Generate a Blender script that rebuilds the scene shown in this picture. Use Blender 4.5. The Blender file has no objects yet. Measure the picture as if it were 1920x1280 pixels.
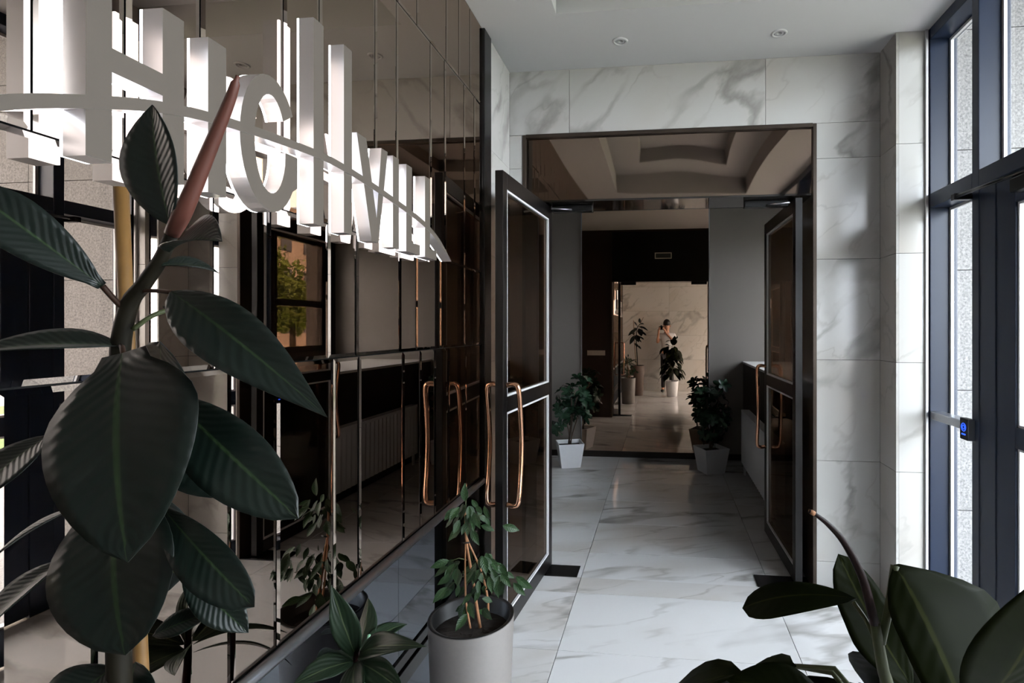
import bpy, bmesh, math, random
from mathutils import Vector, Matrix

# ------------------------------------------------------------------ camera, sky, sun, exposure
SC = bpy.context.scene
COL = SC.collection
F_PX, PX, PY, H = 1000.0, 1128.0, 614.0, 1.63
YAW = math.atan((1240.0 - PX) / F_PX)
CS, SN = math.cos(YAW), math.sin(YAW)
cam_d = bpy.data.cameras.new('camera_main')
cam_d.sensor_width = 36.0
cam_d.lens = F_PX / 1920.0 * 36.0
cam_d.shift_x = -(PX - 960.0) / 1920.0
cam_d.shift_y = -(640.0 - PY) / 1920.0
cam_d.clip_start = 0.02
cam_d.clip_end = 400
cam = bpy.data.objects.new('camera_main', cam_d)
COL.objects.link(cam)
cam.location = (0, 0, H)
cam.rotation_euler = (math.pi / 2, 0, YAW)
SC.camera = cam

world = bpy.data.worlds.new('sky')
SC.world = world
world.use_nodes = True
bg = world.node_tree.nodes['Background']
bg.inputs[0].default_value = (0.87, 0.93, 1.0, 1)
bg.inputs[1].default_value = 18.5

sun_d = bpy.data.lights.new('sun', 'SUN')
sun_d.energy = 10.0
sun_d.angle = 0.01
sun_d.color = (1.0, 0.86, 0.68)
sun = bpy.data.objects.new('sun', sun_d)
COL.objects.link(sun)
sun.rotation_euler = (math.radians(28), math.radians(-48), 0)

SC.view_settings.view_transform = 'Standard'
SC.view_settings.look = 'None'
SC.view_settings.gamma = 1.0
SC.view_settings.use_curve_mapping = False
SC.view_settings.exposure = 0.0
cy = SC.cycles
cy.max_bounces = 14
cy.diffuse_bounces = 1
cy.glossy_bounces = 8
cy.transmission_bounces = 8
cy.transparent_max_bounces = 24
cy.sample_clamp_indirect = 6.0
cy.use_denoising = True
cy.caustics_reflective = True

random.seed(7)

# ------------------------------------------------------------------ helpers
def pt(u, v, d):
    """a point d metres in front of the lens along the viewing axis"""
    r = (u - PX) / F_PX * d
    z = H + (PY - v) / F_PX * d
    return Vector((r * CS - d * SN, r * SN + d * CS, z))
RV, FV, UV_ = Vector((CS, SN, 0)), Vector((-SN, CS, 0)), Vector((0, 0, 1))
def camdir(r, u, t):
    """direction given as right / up / towards the viewer"""
    return (RV * r + UV_ * u - FV * t).normalized()

def new_mat(name):
    m = bpy.data.materials.new(name)
    m.use_nodes = True
    nt = m.node_tree
    nt.nodes.clear()
    out = nt.nodes.new('ShaderNodeOutputMaterial')
    return m, nt, out
def N(nt, t, **kw):
    n = nt.nodes.new('ShaderNode' + t)
    for k, v in kw.items():
        setattr(n, k, v)
    return n
def plain(name, col, rough=0.5, metal=0.0, spec=0.5, bump=0.0, bscale=200.0, var=0.0, coat=0.0):
    m, nt, out = new_mat(name)
    b = N(nt, 'BsdfPrincipled')
    b.inputs['Base Color'].default_value = (*col, 1)
    b.inputs['Roughness'].default_value = rough
    b.inputs['Metallic'].default_value = metal
    b.inputs['Specular IOR Level'].default_value = spec
    b.inputs['Coat Weight'].default_value = coat
    nt.links.new(b.outputs[0], out.inputs[0])
    if bump or var:
        tc = N(nt, 'TexCoord')
        no = N(nt, 'TexNoise')
        no.inputs['Scale'].default_value = bscale
        no.inputs['Detail'].default_value = 3
        nt.links.new(tc.outputs['Object'], no.inputs['Vector'])
        if bump:
            bp = N(nt, 'Bump')
            bp.inputs['Strength'].default_value = bump
            bp.inputs['Distance'].default_value = 0.002
            nt.links.new(no.outputs[0], bp.inputs['Height'])
            nt.links.new(bp.outputs[0], b.inputs['Normal'])
        if var:
            mx = N(nt, 'MixRGB')
            mx.inputs[1].default_value = (*[c * (1 - var) for c in col], 1)
            mx.inputs[2].default_value = (*[min(1, c * (1 + var)) for c in col], 1)
            nt.links.new(no.outputs[0], mx.inputs[0])
            nt.links.new(mx.outputs[0], b.inputs['Base Color'])
    return m
def ramp(nt, stops):
    r = N(nt, 'ValToRGB')
    e = r.color_ramp.elements
    while len(e) < len(stops):
        e.new(0.5)
    for el, (p, c) in zip(e, stops):
        el.position = p
        el.color = (*c, 1) if len(c) == 3 else c
    return r
def marble(name, base, rough, rot, vein=1.0, scale=1.0, warm=(0.46, 0.40, 0.33)):
    m, nt, out = new_mat(name)
    b = N(nt, 'BsdfPrincipled')
    L = nt.links.new
    geo = N(nt, 'NewGeometry'); oi = N(nt, 'ObjectInfo')
    mul = N(nt, 'VectorMath', operation='SCALE'); mul.inputs[0].default_value = (17.3, 9.1, 23.7)
    L(oi.outputs['Random'], mul.inputs['Scale'])
    add = N(nt, 'VectorMath', operation='ADD')
    L(geo.outputs['Position'], add.inputs[0]); L(mul.outputs[0], add.inputs[1])
    mr = N(nt, 'Mapping')
    mr.inputs['Rotation'].default_value = tuple(Vector(rot).normalized().rotation_difference(Vector((0, 1, 0))).to_euler())
    L(add.outputs[0], mr.inputs[0])
    mp = N(nt, 'Mapping')
    mp.inputs['Scale'].default_value = (1.5 * scale, 0.40 * scale, 1.5 * scale)
    L(mr.outputs[0], mp.inputs[0])
    dn = N(nt, 'TexNoise'); dn.inputs['Scale'].default_value = 1.7; dn.inputs['Detail'].default_value = 5
    dn.inputs['Roughness'].default_value = 0.6
    L(mp.outputs[0], dn.inputs['Vector'])
    sc = N(nt, 'VectorMath', operation='SCALE'); sc.inputs['Scale'].default_value = 0.42
    L(dn.outputs['Color'], sc.inputs[0])
    wd = N(nt, 'VectorMath', operation='ADD'); L(mp.outputs[0], wd.inputs[0]); L(sc.outputs[0], wd.inputs[1])
    def veins(s, w, soft):
        n = N(nt, 'TexNoise'); n.inputs['Scale'].default_value = s; n.inputs['Detail'].default_value = 2.0
        n.inputs['Roughness'].default_value = 0.45
        L(wd.outputs[0], n.inputs['Vector'])
        s1 = N(nt, 'Math', operation='SUBTRACT'); s1.inputs[1].default_value = 0.5; L(n.outputs[0], s1.inputs[0])
        a = N(nt, 'Math', operation='ABSOLUTE'); L(s1.outputs[0], a.inputs[0])
        r = ramp(nt, [(0.0, (1, 1, 1)), (w * 0.35, (0.75, 0.75, 0.75)), (w, (0.0, 0.0, 0.0))])
        L(a.outputs[0], r.inputs[0])
        # veins come and go
        n2 = N(nt, 'TexNoise'); n2.inputs['Scale'].default_value = soft
        L(add.outputs[0], n2.inputs['Vector'])
        r2 = ramp(nt, [(0.42, (0, 0, 0)), (0.62, (1, 1, 1))]); L(n2.outputs[0], r2.inputs[0])
        mm = N(nt, 'Math', operation='MULTIPLY'); L(r.outputs[0], mm.inputs[0]); L(r2.outputs[0], mm.inputs[1])
        return mm
    v1 = veins(1.15, 0.026, 1.6)
    v2 = veins(2.6, 0.022, 2.2)
    v3 = veins(0.9, 0.11, 1.1)
    def mix(prev, fac, col, amt):
        k = N(nt, 'Math', operation='MULTIPLY'); k.inputs[1].default_value = amt * vein; L(fac.outputs[0], k.inputs[0])
        mx = N(nt, 'MixRGB'); mx.inputs[2].default_value = (*col, 1)
        L(k.outputs[0], mx.inputs[0])
        if isinstance(prev, tuple): mx.inputs[1].default_value = (*prev, 1)
        else: L(prev.outputs[0], mx.inputs[1])
        return mx
    c = mix(base, v3, warm, 0.42)
    c = mix(c, v2, (0.36, 0.34, 0.31), 0.42)
    c = mix(c, v1, (0.24, 0.225, 0.20), 0.72)
    L(c.outputs[0], b.inputs['Base Color'])
    b.inputs['Roughness'].default_value = rough
    L(b.outputs[0], out.inputs[0])
    return m
def thin_glass(name, tint, refl=0.05, gcol=(1, 1, 1), rough=0.0, graze=0.85):
    m, nt, out = new_mat(name)
    L = nt.links.new
    t = N(nt, 'BsdfTransparent'); t.inputs[0].default_value = (*tint, 1)
    g = N(nt, 'BsdfGlossy'); g.inputs[0].default_value = (*gcol, 1); g.inputs['Roughness'].default_value = rough
    lw = N(nt, 'LayerWeight'); lw.inputs[0].default_value = 0.5
    p = N(nt, 'Math', operation='POWER'); p.inputs[1].default_value = 4.0
    L(lw.outputs['Facing'], p.inputs[0])
    k = N(nt, 'Math', operation='MULTIPLY_ADD'); k.inputs[1].default_value = graze; k.inputs[2].default_value = refl
    L(p.outputs[0], k.inputs[0])
    mx = N(nt, 'MixShader'); L(k.outputs[0], mx.inputs[0]); L(t.outputs[0], mx.inputs[1]); L(g.outputs[0], mx.inputs[2])
    L(mx.outputs[0], out.inputs[0])
    return m
def mirror(name, col, rough=0.0, wave=0.0, wscale=1.2):
    m, nt, out = new_mat(name)
    L = nt.links.new
    g = N(nt, 'BsdfGlossy'); g.inputs[0].default_value = (*col, 1); g.inputs['Roughness'].default_value = rough
    if wave:
        geo = N(nt, 'NewGeometry')
        no = N(nt, 'TexNoise'); no.inputs['Scale'].default_value = wscale; no.inputs['Detail'].default_value = 0
        L(geo.outputs['Position'], no.inputs['Vector'])
        bp = N(nt, 'Bump'); bp.inputs['Strength'].default_value = 1.0; bp.inputs['Distance'].default_value = wave
        L(no.outputs[0], bp.inputs['Height']); L(bp.outputs[0], g.inputs['Normal'])
    L(g.outputs[0], out.inputs[0])
    return m
def emit(name, col, s):
    m, nt, out = new_mat(name)
    e = N(nt, 'Emission'); e.inputs[0].default_value = (*col, 1); e.inputs[1].default_value = s
    nt.links.new(e.outputs[0], out.inputs[0])
    return m
def leaf_mat(name, dark, light, rib, rough=0.32, ribs=20.0, bump=0.5, transl=0.12, slant=0.55, spec=0.28):
    """leaf blade: uv.x runs -1..1 across, uv.y 0..1 along; pale midrib, pressed side veins"""
    m, nt, out = new_mat(name)
    L = nt.links.new
    b = N(nt, 'BsdfPrincipled')
    b.inputs['Roughness'].default_value = rough
    b.inputs['Specular IOR Level'].default_value = spec
    uv = N(nt, 'UVMap'); sep = N(nt, 'SeparateXYZ'); L(uv.outputs[0], sep.inputs[0])
    ab = N(nt, 'Math', operation='ABSOLUTE'); L(sep.outputs[0], ab.inputs[0])
    geo = N(nt, 'NewGeometry')
    no = N(nt, 'TexNoise'); no.inputs['Scale'].default_value = 14.0; L(geo.outputs['Position'], no.inputs['Vector'])
    c1 = N(nt, 'MixRGB'); c1.inputs[1].default_value = (*dark, 1); c1.inputs[2].default_value = (*light, 1)
    L(no.outputs[0], c1.inputs[0])
    r = ramp(nt, [(0.0, (1, 1, 1)), (0.035, (0.8, 0.8, 0.8)), (0.06, (0, 0, 0))]); L(ab.outputs[0], r.inputs[0])
    c2 = N(nt, 'MixRGB'); c2.inputs[2].default_value = (*rib, 1)
    L(r.outputs[0], c2.inputs[0]); L(c1.outputs[0], c2.inputs[1])
    L(c2.outputs[0], b.inputs['Base Color'])
    # side veins
    ma = N(nt, 'Math', operation='MULTIPLY'); ma.inputs[1].default_value = -slant * 0.35; L(ab.outputs[0], ma.inputs[0])
    ad = N(nt, 'Math', operation='ADD'); L(sep.outputs[1], ad.inputs[0]); L(ma.outputs[0], ad.inputs[1])
    nz = N(nt, 'Math', operation='MULTIPLY_ADD'); nz.inputs[1].default_value = 0.05; L(no.outputs[0], nz.inputs[0]); L(ad.outputs[0], nz.inputs[2])
    fr = N(nt, 'Math', operation='MULTIPLY'); fr.inputs[1].default_value = ribs * 2 * math.pi; L(nz.outputs[0], fr.inputs[0])
    si = N(nt, 'Math', operation='SINE'); L(fr.outputs[0], si.inputs[0])
    bp = N(nt, 'Bump'); bp.inputs['Strength'].default_value = bump; bp.inputs['Distance'].default_value = 0.0012
    L(si.outputs[0], bp.inputs['Height']); L(bp.outputs[0], b.inputs['Normal'])
    tr = N(nt, 'BsdfTranslucent'); L(c1.outputs[0], tr.inputs[0])
    mx = N(nt, 'MixShader'); mx.inputs[0].default_value = transl
    L(b.outputs[0], mx.inputs[1]); L(tr.outputs[0], mx.inputs[2]); L(mx.outputs[0], out.inputs[0])
    return m

M = {}
M['marble_wall'] = marble('marble_wall', (0.60, 0.59, 0.565), 0.14, (0.60, 0.42, 0.66), 1.0)
M['marble_floor'] = marble('marble_floor', (0.80, 0.80, 0.80), 0.07, (0.93, 0.34, 0.05), 1.1)
M['grout'] = plain('grout', (0.40, 0.36, 0.30), 0.8)
M['plaster_white'] = plain('plaster_white', (0.78, 0.78, 0.78), 0.7, bump=0.05)
M['plaster_grey'] = plain('plaster_grey', (0.17, 0.150, 0.132), 0.75, bump=0.1, bscale=90)
M['brown_paint'] = plain('brown_paint', (0.030, 0.018, 0.014), 0.5, spec=0.25, var=0.1, bscale=30)
M['brown_panel'] = plain('brown_panel', (0.014, 0.0095, 0.0075), 0.45, spec=0.25)
M['black_panel'] = plain('black_panel', (0.003, 0.003, 0.003), 0.45, spec=0.15)
M['bronze_mirror'] = mirror('bronze_mirror', (0.39, 0.312, 0.26), 0.0, wave=0.0004, wscale=2.0)
M['bronze_bevel'] = mirror('bronze_bevel', (0.46, 0.385, 0.33), 0.0)
M['transom_mirror'] = mirror('transom_mirror', (0.27, 0.21, 0.17), 0.03, wave=0.012, wscale=1.6)
M['far_mirror'] = mirror('far_mirror', (0.50, 0.37, 0.28), 0.0)
M['soffit_gloss'] = plain('soffit_gloss', (0.01, 0.008, 0.007), 0.04, spec=0.9)
M['dark_glass'] = mirror('dark_glass', (0.17, 0.18, 0.20), 0.02)
M['bronze_dark'] = plain('bronze_dark', (0.005, 0.0042, 0.004), 0.28, spec=0.3)
M['bronze_frame'] = plain('bronze_frame', (0.06, 0.045, 0.035), 0.3, metal=0.6)
M['black_metal'] = plain('black_metal', (0.006, 0.006, 0.0065), 0.25, spec=0.35)
M['steel_rail'] = plain('steel_rail', (0.42, 0.43, 0.46), 0.3, metal=1.0)
M['silver_bead'] = plain('silver_bead', (0.80, 0.80, 0.82), 0.4, metal=0.2)
M['navy_frame'] = plain('navy_frame', (0.010, 0.018, 0.040), 0.36, spec=0.35)
M['copper'] = plain('copper', (0.55, 0.30, 0.19), 0.16, metal=1.0)
M['glass_clear'] = thin_glass('glass_clear', (0.97, 0.98, 0.985), 0.03)
M['glass_bronze'] = thin_glass('glass_bronze', (0.40, 0.33, 0.28), 0.06, (0.8, 0.68, 0.58), graze=0.55)
M['granite'] = None
M['white_metal'] = plain('white_metal', (0.72, 0.73, 0.75), 0.35)
M['sill_stone'] = plain('sill_stone', (0.72, 0.70, 0.68), 0.25)
M['pot_grey'] = plain('pot_grey', (0.17, 0.155, 0.145), 0.6, bump=0.15, bscale=60, var=0.08)
M['pot_brown'] = plain('pot_brown', (0.11, 0.07, 0.055), 0.6, bump=0.15, bscale=60, var=0.08)
M['pot_white'] = plain('pot_white', (0.90, 0.91, 0.94), 0.3)
M['pot_inner'] = plain('pot_inner', (0.01, 0.01, 0.01), 0.35)
M['soil'] = plain('soil', (0.018, 0.013, 0.010), 0.95, bump=1.0, bscale=90)
M['bark'] = plain('bark', (0.30, 0.135, 0.06), 0.7, bump=0.4, bscale=120, var=0.25)
M['bark_dark'] = plain('bark_dark', (0.07, 0.045, 0.03), 0.7, bump=0.4, bscale=120, var=0.3)
M['green_stem'] = plain('green_stem', (0.05, 0.06, 0.022), 0.5, spec=0.3, var=0.25, bscale=60)
M['rubber_stem'] = plain('rubber_stem', (0.009, 0.007, 0.003), 0.6, spec=0.2, var=0.4, bscale=40)
M['rubber_petiole'] = plain('rubber_petiole', (0.03, 0.013, 0.007), 0.5, spec=0.2, var=0.3, bscale=50)
M['sheath'] = plain('sheath', (0.085, 0.028, 0.019), 0.45, spec=0.3, var=0.5, bscale=14)
M['spear'] = plain('spear', (0.010, 0.0035, 0.0032), 0.5, spec=0.12, var=0.3, bscale=30)
M['bamboo'] = plain('bamboo', (0.17, 0.085, 0.022), 0.5, var=0.2, bscale=40)
M['rubber_leaf'] = leaf_mat('rubber_leaf', (0.0025, 0.006, 0.0045), (0.005, 0.010, 0.007), (0.02, 0.04, 0.014), 0.36, 15, 0.17, 0.02, spec=0.33)
M['big_leaf'] = leaf_mat('big_leaf', (0.0060, 0.0085, 0.0018), (0.011, 0.015, 0.003), (0.035, 0.040, 0.010), 0.5, 9, 0.12, 0.30, spec=0.05)
M['ficus_leaf'] = leaf_mat('ficus_leaf', (0.012, 0.030, 0.013), (0.030, 0.066, 0.022), (0.06, 0.11, 0.04), 0.33, 8, 0.3, 0.10)
M['cord_leaf'] = leaf_mat('cord_leaf', (0.009, 0.020, 0.010), (0.019, 0.036, 0.018), (0.09, 0.12, 0.06), 0.35, 3, 0.2, 0.15, slant=3)
M['bush_leaf'] = leaf_mat('bush_leaf', (0.010, 0.026, 0.015), (0.024, 0.056, 0.030), (0.06, 0.12, 0.06), 0.26, 6, 0.3, 0.08)
M['tree_leaf'] = plain('tree_leaf', (0.17, 0.24, 0.04), 0.7, var=0.4, bscale=3)
M['grass'] = plain('grass', (0.10, 0.15, 0.035), 0.9, var=0.4, bscale=4, bump=0.5)
M['pavement'] = plain('pavement', (0.34, 0.30, 0.27), 0.9, var=0.15, bscale=3)
M['beige_facade'] = plain('beige_facade', (0.50, 0.41, 0.33), 0.85, var=0.08, bscale=2)
M['far_window'] = plain('far_window', (0.06, 0.07, 0.09), 0.2)
M['sign_face'] = plain('sign_face', (0.105, 0.087, 0.071), 0.6, spec=0.2, bump=0.05)
M['sign_side'] = plain('sign_side', (0.80, 0.80, 0.83), 0.33, metal=0.85)
M['sign_light'] = emit('sign_light', (0.93, 0.95, 1.0), 7.0)
M['led_blue'] = emit('led_blue', (0.03, 0.10, 1.0), 2.0)
M['exit_border'] = plain('exit_border', (0.85, 0.88, 0.80), 0.5)
M['exit_green'] = plain('exit_green', (0.02, 0.03, 0.03), 0.4)
M['downlight_ring'] = plain('downlight_ring', (0.80, 0.80, 0.80), 0.4)
M['downlight_cup'] = plain('downlight_cup', (0.62, 0.62, 0.63), 0.35)
M['skin'] = plain('skin', (0.50, 0.25, 0.16), 0.5)
M['hair'] = plain('hair', (0.012, 0.009, 0.008), 0.5)
M['shirt'] = plain('shirt', (0.72, 0.72, 0.74), 0.8)
M['trousers'] = plain('trousers', (0.015, 0.015, 0.018), 0.8)
M['shoe'] = plain('shoe', (0.02, 0.02, 0.02), 0.5)
M['lens'] = plain('lens', (0.01, 0.01, 0.015), 0.05)
M['plastic_white'] = plain('plastic_white', (0.62, 0.58, 0.53), 0.4)

def granite_mat():
    m, nt, out = new_mat('granite')
    L = nt.links.new
    b = N(nt, 'BsdfPrincipled'); b.inputs['Roughness'].default_value = 0.75
    geo = N(nt, 'NewGeometry')
    n1 = N(nt, 'TexNoise'); n1.inputs['Scale'].default_value = 70; n1.inputs['Detail'].default_value = 4
    n2 = N(nt, 'TexVoronoi'); n2.inputs['Scale'].default_value = 130
    L(geo.outputs['Position'], n1.inputs['Vector']); L(geo.outputs['Position'], n2.inputs['Vector'])
    mx = N(nt, 'Math', operation='MULTIPLY_ADD'); mx.inputs[1].default_value = 0.35
    L(n2.outputs['Color'], mx.inputs[0]); L(n1.outputs[0], mx.inputs[2])
    r = ramp(nt, [(0.35, (0.11, 0.107, 0.105)), (0.62, (0.20, 0.195, 0.19)), (0.85, (0.29, 0.283, 0.275))])
    L(mx.outputs[0], r.inputs[0]); L(r.outputs[0], b.inputs['Base Color'])
    L(b.outputs[0], out.inputs[0])
    return m
M['granite'] = granite_mat()

def tag(o, label=None, cat=None, group=None, kind=None):
    if label: o['label'] = label
    if cat: o['category'] = cat
    if group: o['group'] = group
    if kind: o['kind'] = kind
    return o
def world_loc(o):
    v = Vector((0, 0, 0))
    while o is not None:
        v = v + o.location
        o = o.parent
    return v
def empty(name, loc, label, cat, group=None, kind=None):
    o = bpy.data.objects.new(name, None)
    o.empty_display_size = 0.05
    COL.objects.link(o)
    o.location = loc
    return tag(o, label, cat, group, kind)
def link(name, me, mat, parent=None, origin=None, smooth=False):
    """me holds world coordinates; the object's origin is moved to `origin` (default: bbox centre)"""
    if origin is None:
        n = max(1, len(me.vertices))
        lo = Vector((1e9,) * 3); hi = -lo
        for v in me.vertices:
            for i in range(3):
                lo[i] = min(lo[i], v.co[i]); hi[i] = max(hi[i], v.co[i])
        origin = (lo + hi) / 2
    me.transform(Matrix.Translation(-Vector(origin)))
    mats = mat if isinstance(mat, (list, tuple)) else [mat]
    for m_ in mats:
        me.materials.append(M[m_] if isinstance(m_, str) else m_)
    if smooth:
        for p in me.polygons: p.use_smooth = True
    o = bpy.data.objects.new(name, me)
    COL.objects.link(o)
    if parent is not None:
        o.parent = parent
        o.location = Vector(origin) - world_loc(parent)
    else:
        o.location = origin
    return o
def bm_box(bm, x0, x1, y0, y1, z0, z1, bev=0.0, seg=2):
    vs = [bm.verts.new(p) for p in ((x0, y0, z0), (x1, y0, z0), (x1, y1, z0), (x0, y1, z0), (x0, y0, z1), (x1, y0, z1), (x1, y1, z1), (x0, y1, z1))]
    fs = [bm.faces.new([vs[i] for i in f]) for f in ((3, 2, 1, 0), (4, 5, 6, 7), (0, 1, 5, 4), (1, 2, 6, 5), (2, 3, 7, 6), (3, 0, 4, 7))]
    if bev > 0:
        es = list({e for f in fs for e in f.edges})
        bmesh.ops.bevel(bm, geom=es, offset=bev, segments=seg, affect='EDGES', profile=0.5)
def to_mesh(bm, name='mesh'):
    bmesh.ops.recalc_face_normals(bm, faces=bm.faces[:])
    me = bpy.data.meshes.new(name)
    bm.to_mesh(me); bm.free()
    return me
def box(name, x0, x1, y0, y1, z0, z1, mat, parent=None, bev=0.0, seg=2):
    bm = bmesh.new(); bm_box(bm, x0, x1, y0, y1, z0, z1, bev, seg)
    return link(name, to_mesh(bm, name), mat, parent)
def boxes(name, lst, mat, parent=None, bev=0.0):
    bm = bmesh.new()
    for b in lst: bm_box(bm, *b, bev)
    return link(name, to_mesh(bm, name), mat, parent)
def frame_axes(t):
    t = t.normalized()
    a = Vector((0, 0, 1)) if abs(t.z) < 0.9 else Vector((1, 0, 0))
    x = t.cross(a).normalized(); y = x.cross(t).normalized()
    return x, y
def smooth_path(pts, n):
    """Catmull-Rom through the points"""
    P = [Vector(p) for p in pts]
    if len(P) < 3:
        return [P[0].lerp(P[-1], i / n) for i in range(n + 1)]
    Q = [P[0] * 2 - P[1]] + P + [P[-1] * 2 - P[-2]]
    out = []
    segs = len(P) - 1
    for i in range(n + 1):
        s = i / n * segs
        k = min(int(s), segs - 1); t = s - k
        a, b, c, d = Q[k:k + 4]
        out.append(0.5 * ((2 * b) + (c - a) * t + (2 * a - 5 * b + 4 * c - d) * t * t + (3 * b - a - 3 * c + d) * t ** 3))
    return out
def bm_tube(bm, pts, radii, sides=8, closed=False):
    P = [Vector(p) for p in pts]
    if not isinstance(radii, (list, tuple)): radii = [radii] * len(P)
    rings = []
    t0 = (P[1] - P[0]).normalized()
    x, y = frame_axes(t0)
    for i, p in enumerate(P):
        if closed: t = (P[(i + 1) % len(P)] - P[i - 1]).normalized()
        else: t = (P[min(i + 1, len(P) - 1)] - P[max(i - 1, 0)]).normalized()
        x = (x - t * x.dot(t)).normalized(); y = t.cross(x)
        r = radii[i]
        rings.append([bm.verts.new(p + (x * math.cos(a) + y * math.sin(a)) * r) for a in [2 * math.pi * k / sides for k in range(sides)]])
    m = len(rings)
    for i in range(m if closed else m - 1):
        A, B = rings[i], rings[(i + 1) % m]
        for k in range(sides):
            bm.faces.new((A[k], A[(k + 1) % sides], B[(k + 1) % sides], B[k]))
    if not closed:
        bm.faces.new(rings[0][::-1]); bm.faces.new(rings[-1])
def tube(name, pts, radii, mat, parent=None, sides=8, closed=False):
    bm = bmesh.new(); bm_tube(bm, pts, radii, sides, closed)
    return link(name, to_mesh(bm, name), mat, parent, smooth=True)
def bm_lathe(bm, prof, cx, cy, seg=40, close_bottom=True):
    rings = []
    for r, z in prof:
        rings.append([bm.verts.new((cx + r * math.cos(2 * math.pi * k / seg), cy + r * math.sin(2 * math.pi * k / seg), z)) for k in range(seg)])
    for A, B in zip(rings, rings[1:]):
        for k in range(seg):
            bm.faces.new((A[k], A[(k + 1) % seg], B[(k + 1) % seg], B[k]))
    if close_bottom: bm.faces.new(rings[0][::-1])
    return rings
def lathe(name, prof, cx, cy, mat, parent=None, seg=40, cap_top=False):
    bm = bmesh.new(); r = bm_lathe(bm, prof, cx, cy, seg)
    if cap_top: bm.faces.new(r[-1])
    return link(name, to_mesh(bm, name), mat, parent, smooth=True)
def prism(bm, poly, x0, x1, front_mat=0, side_mat=0):
    """polygon in (y, z), extruded along x from x0 (back) to x1 (front)"""
    A = [bm.verts.new((x0, y, z)) for y, z in poly]
    B = [bm.verts.new((x1, y, z)) for y, z in poly]
    n = len(poly)
    f = bm.faces.new(B); f.material_index = front_mat
    g = bm.faces.new(A[::-1]); g.material_index = side_mat
    for i in range(n):
        h = bm.faces.new((A[i], A[(i + 1) % n], B[(i + 1) % n], B[i])); h.material_index = side_mat

# ------------------------------------------------------------------ floor
XL, XR, YB, YF, ZC = -1.0, 1.507, 3.445, 6.70, 3.32
YBACK = -0.45
floor = boxes('floor', [(XL, XR + 0.06, YBACK, YB, -0.08, -0.012), (-2.0, 2.33, YB, YF, -0.08, -0.012)], 'grout')
tag(floor, 'glossy white marble tile floor with grey veins', 'floor', kind='structure')
yj = [2.654 + 0.589 * k for k in range(-6, 8)]
xj = [-2.92, -1.72, -0.52, 0.68, 1.88, 3.08]
G = 0.0016
for a, b in zip(yj, yj[1:]):
    for c, d in zip(xj, xj[1:]):
        for (rx0, rx1, ry0, ry1) in ((XL, XR, YBACK, YB), (-2.0, 1.02, YB, YF)):
            x0, x1, y0, y1 = max(c, rx0), min(d, rx1), max(a, ry0), min(b, ry1)
            if x1 - x0 > 0.02 and y1 - y0 > 0.02:
                bx0 = x0 + (G if x0 == c else 0); bx1 = x1 - (G if x1 == d else 0)
                by0 = y0 + (G if y0 == a else 0); by1 = y1 - (G if y1 == b else 0)
                box('floor_tile', bx0, bx1, by0, by1, -0.012, 0.0, 'marble_floor', floor)

# ------------------------------------------------------------------ left wall: bronze mirror tiles
wl = box('wall_left', XL - 0.16, XL - 0.014, YBACK, YB, 0.0, ZC + 0.4, 'black_panel')
tag(wl, 'left wall clad in bevelled bronze mirror tiles above dark glass', 'wall', kind='structure')
def mirror_tile(y0, y1, z0, z1, bev=0.0105, rise=0.0020):
    g = 0.0019
    y0 += g; y1 -= g; z0 += g; z1 -= g
    xb, xe, xf = XL - 0.014, XL - 0.006, XL - 0.006 + rise
    o = [(y0, z0), (y1, z0), (y1, z1), (y0, z1)]
    i = [(y0 + bev, z0 + bev), (y1 - bev, z0 + bev), (y1 - bev, z1 - bev), (y0 + bev, z1 - bev)]
    bm = bmesh.new()
    A = [bm.verts.new((xb, *p)) for p in o]; B = [bm.verts.new((xe, *p)) for p in o]; C = [bm.verts.new((xf, *p)) for p in i]
    bm.faces.new(C).material_index = 0
    for k in range(4):
        f = bm.faces.new((B[k], B[(k + 1) % 4], C[(k + 1) % 4], C[k])); f.material_index = 1
        f = bm.faces.new((A[k], A[(k + 1) % 4], B[(k + 1) % 4], B[k])); f.material_index = 2
    bm.faces.new(A[::-1]).material_index = 2
    o = link('mirror_tile', to_mesh(bm, 'mirror_tile'), ['bronze_mirror', 'bronze_bevel', 'black_metal'], wl)
ROWS = [
    (0.790, 1.535, [-0.45, -0.15, 0.0, 0.30, 0.45, 0.70, 0.85, 1.149, 1.298, 1.542, 1.683, 1.988, 2.138, 2.281, 2.438, 2.66, 2.91]),
    (1.535, 1.945, [-0.45, -0.20, 0.10, 0.25, 0.52, 0.67, 0.95, 1.10, 1.265, 1.515, 1.667, 1.962, 2.103, 2.339, 2.639, 2.78, 2.91]),
    (1.945, 2.880, [-0.45, -0.10, 0.18, 0.33, 0.60, 0.75, 0.90, 1.065, 1.324, 1.475, 1.784, 1.937, 2.237, 2.393, 2.639, 2.789, 2.91]),
    (2.880, 3.320, [-0.45, -0.15, 0.15, 0.30, 0.60, 0.76, 1.06, 1.21, 1.50, 1.65, 1.95, 2.108, 2.412, 2.57, 2.724, 2.91]),
]
for z0, z1, ys in ROWS:
    for a, b in zip(ys, ys[1:]):
        mirror_tile(a, b, z0, z1)
for a, b in ((-0.45, 0.35), (0.35, 1.15), (1.15, 1.95), (1.95, 2.91)):
    box('glass_panel', XL - 0.014, XL - 0.004, a + 0.001, b - 0.001, 0.354, 0.752, 'dark_glass', wl)
    box('plinth_panel', XL - 0.014, XL - 0.004, a + 0.001, b - 0.001, 0.0, 0.24, 'dark_glass', wl)
for z0, z1 in ((0, 0.18), (0.18, 0.805), (0.805, 1.43), (1.43, 2.055), (2.055, 2.68), (2.68, 3.32)):
    box('marble_tile', XL - 0.014, XL, 3.03, YB, z0 + 0.0008, z1 - 0.0008, 'marble_wall', wl)
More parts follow.
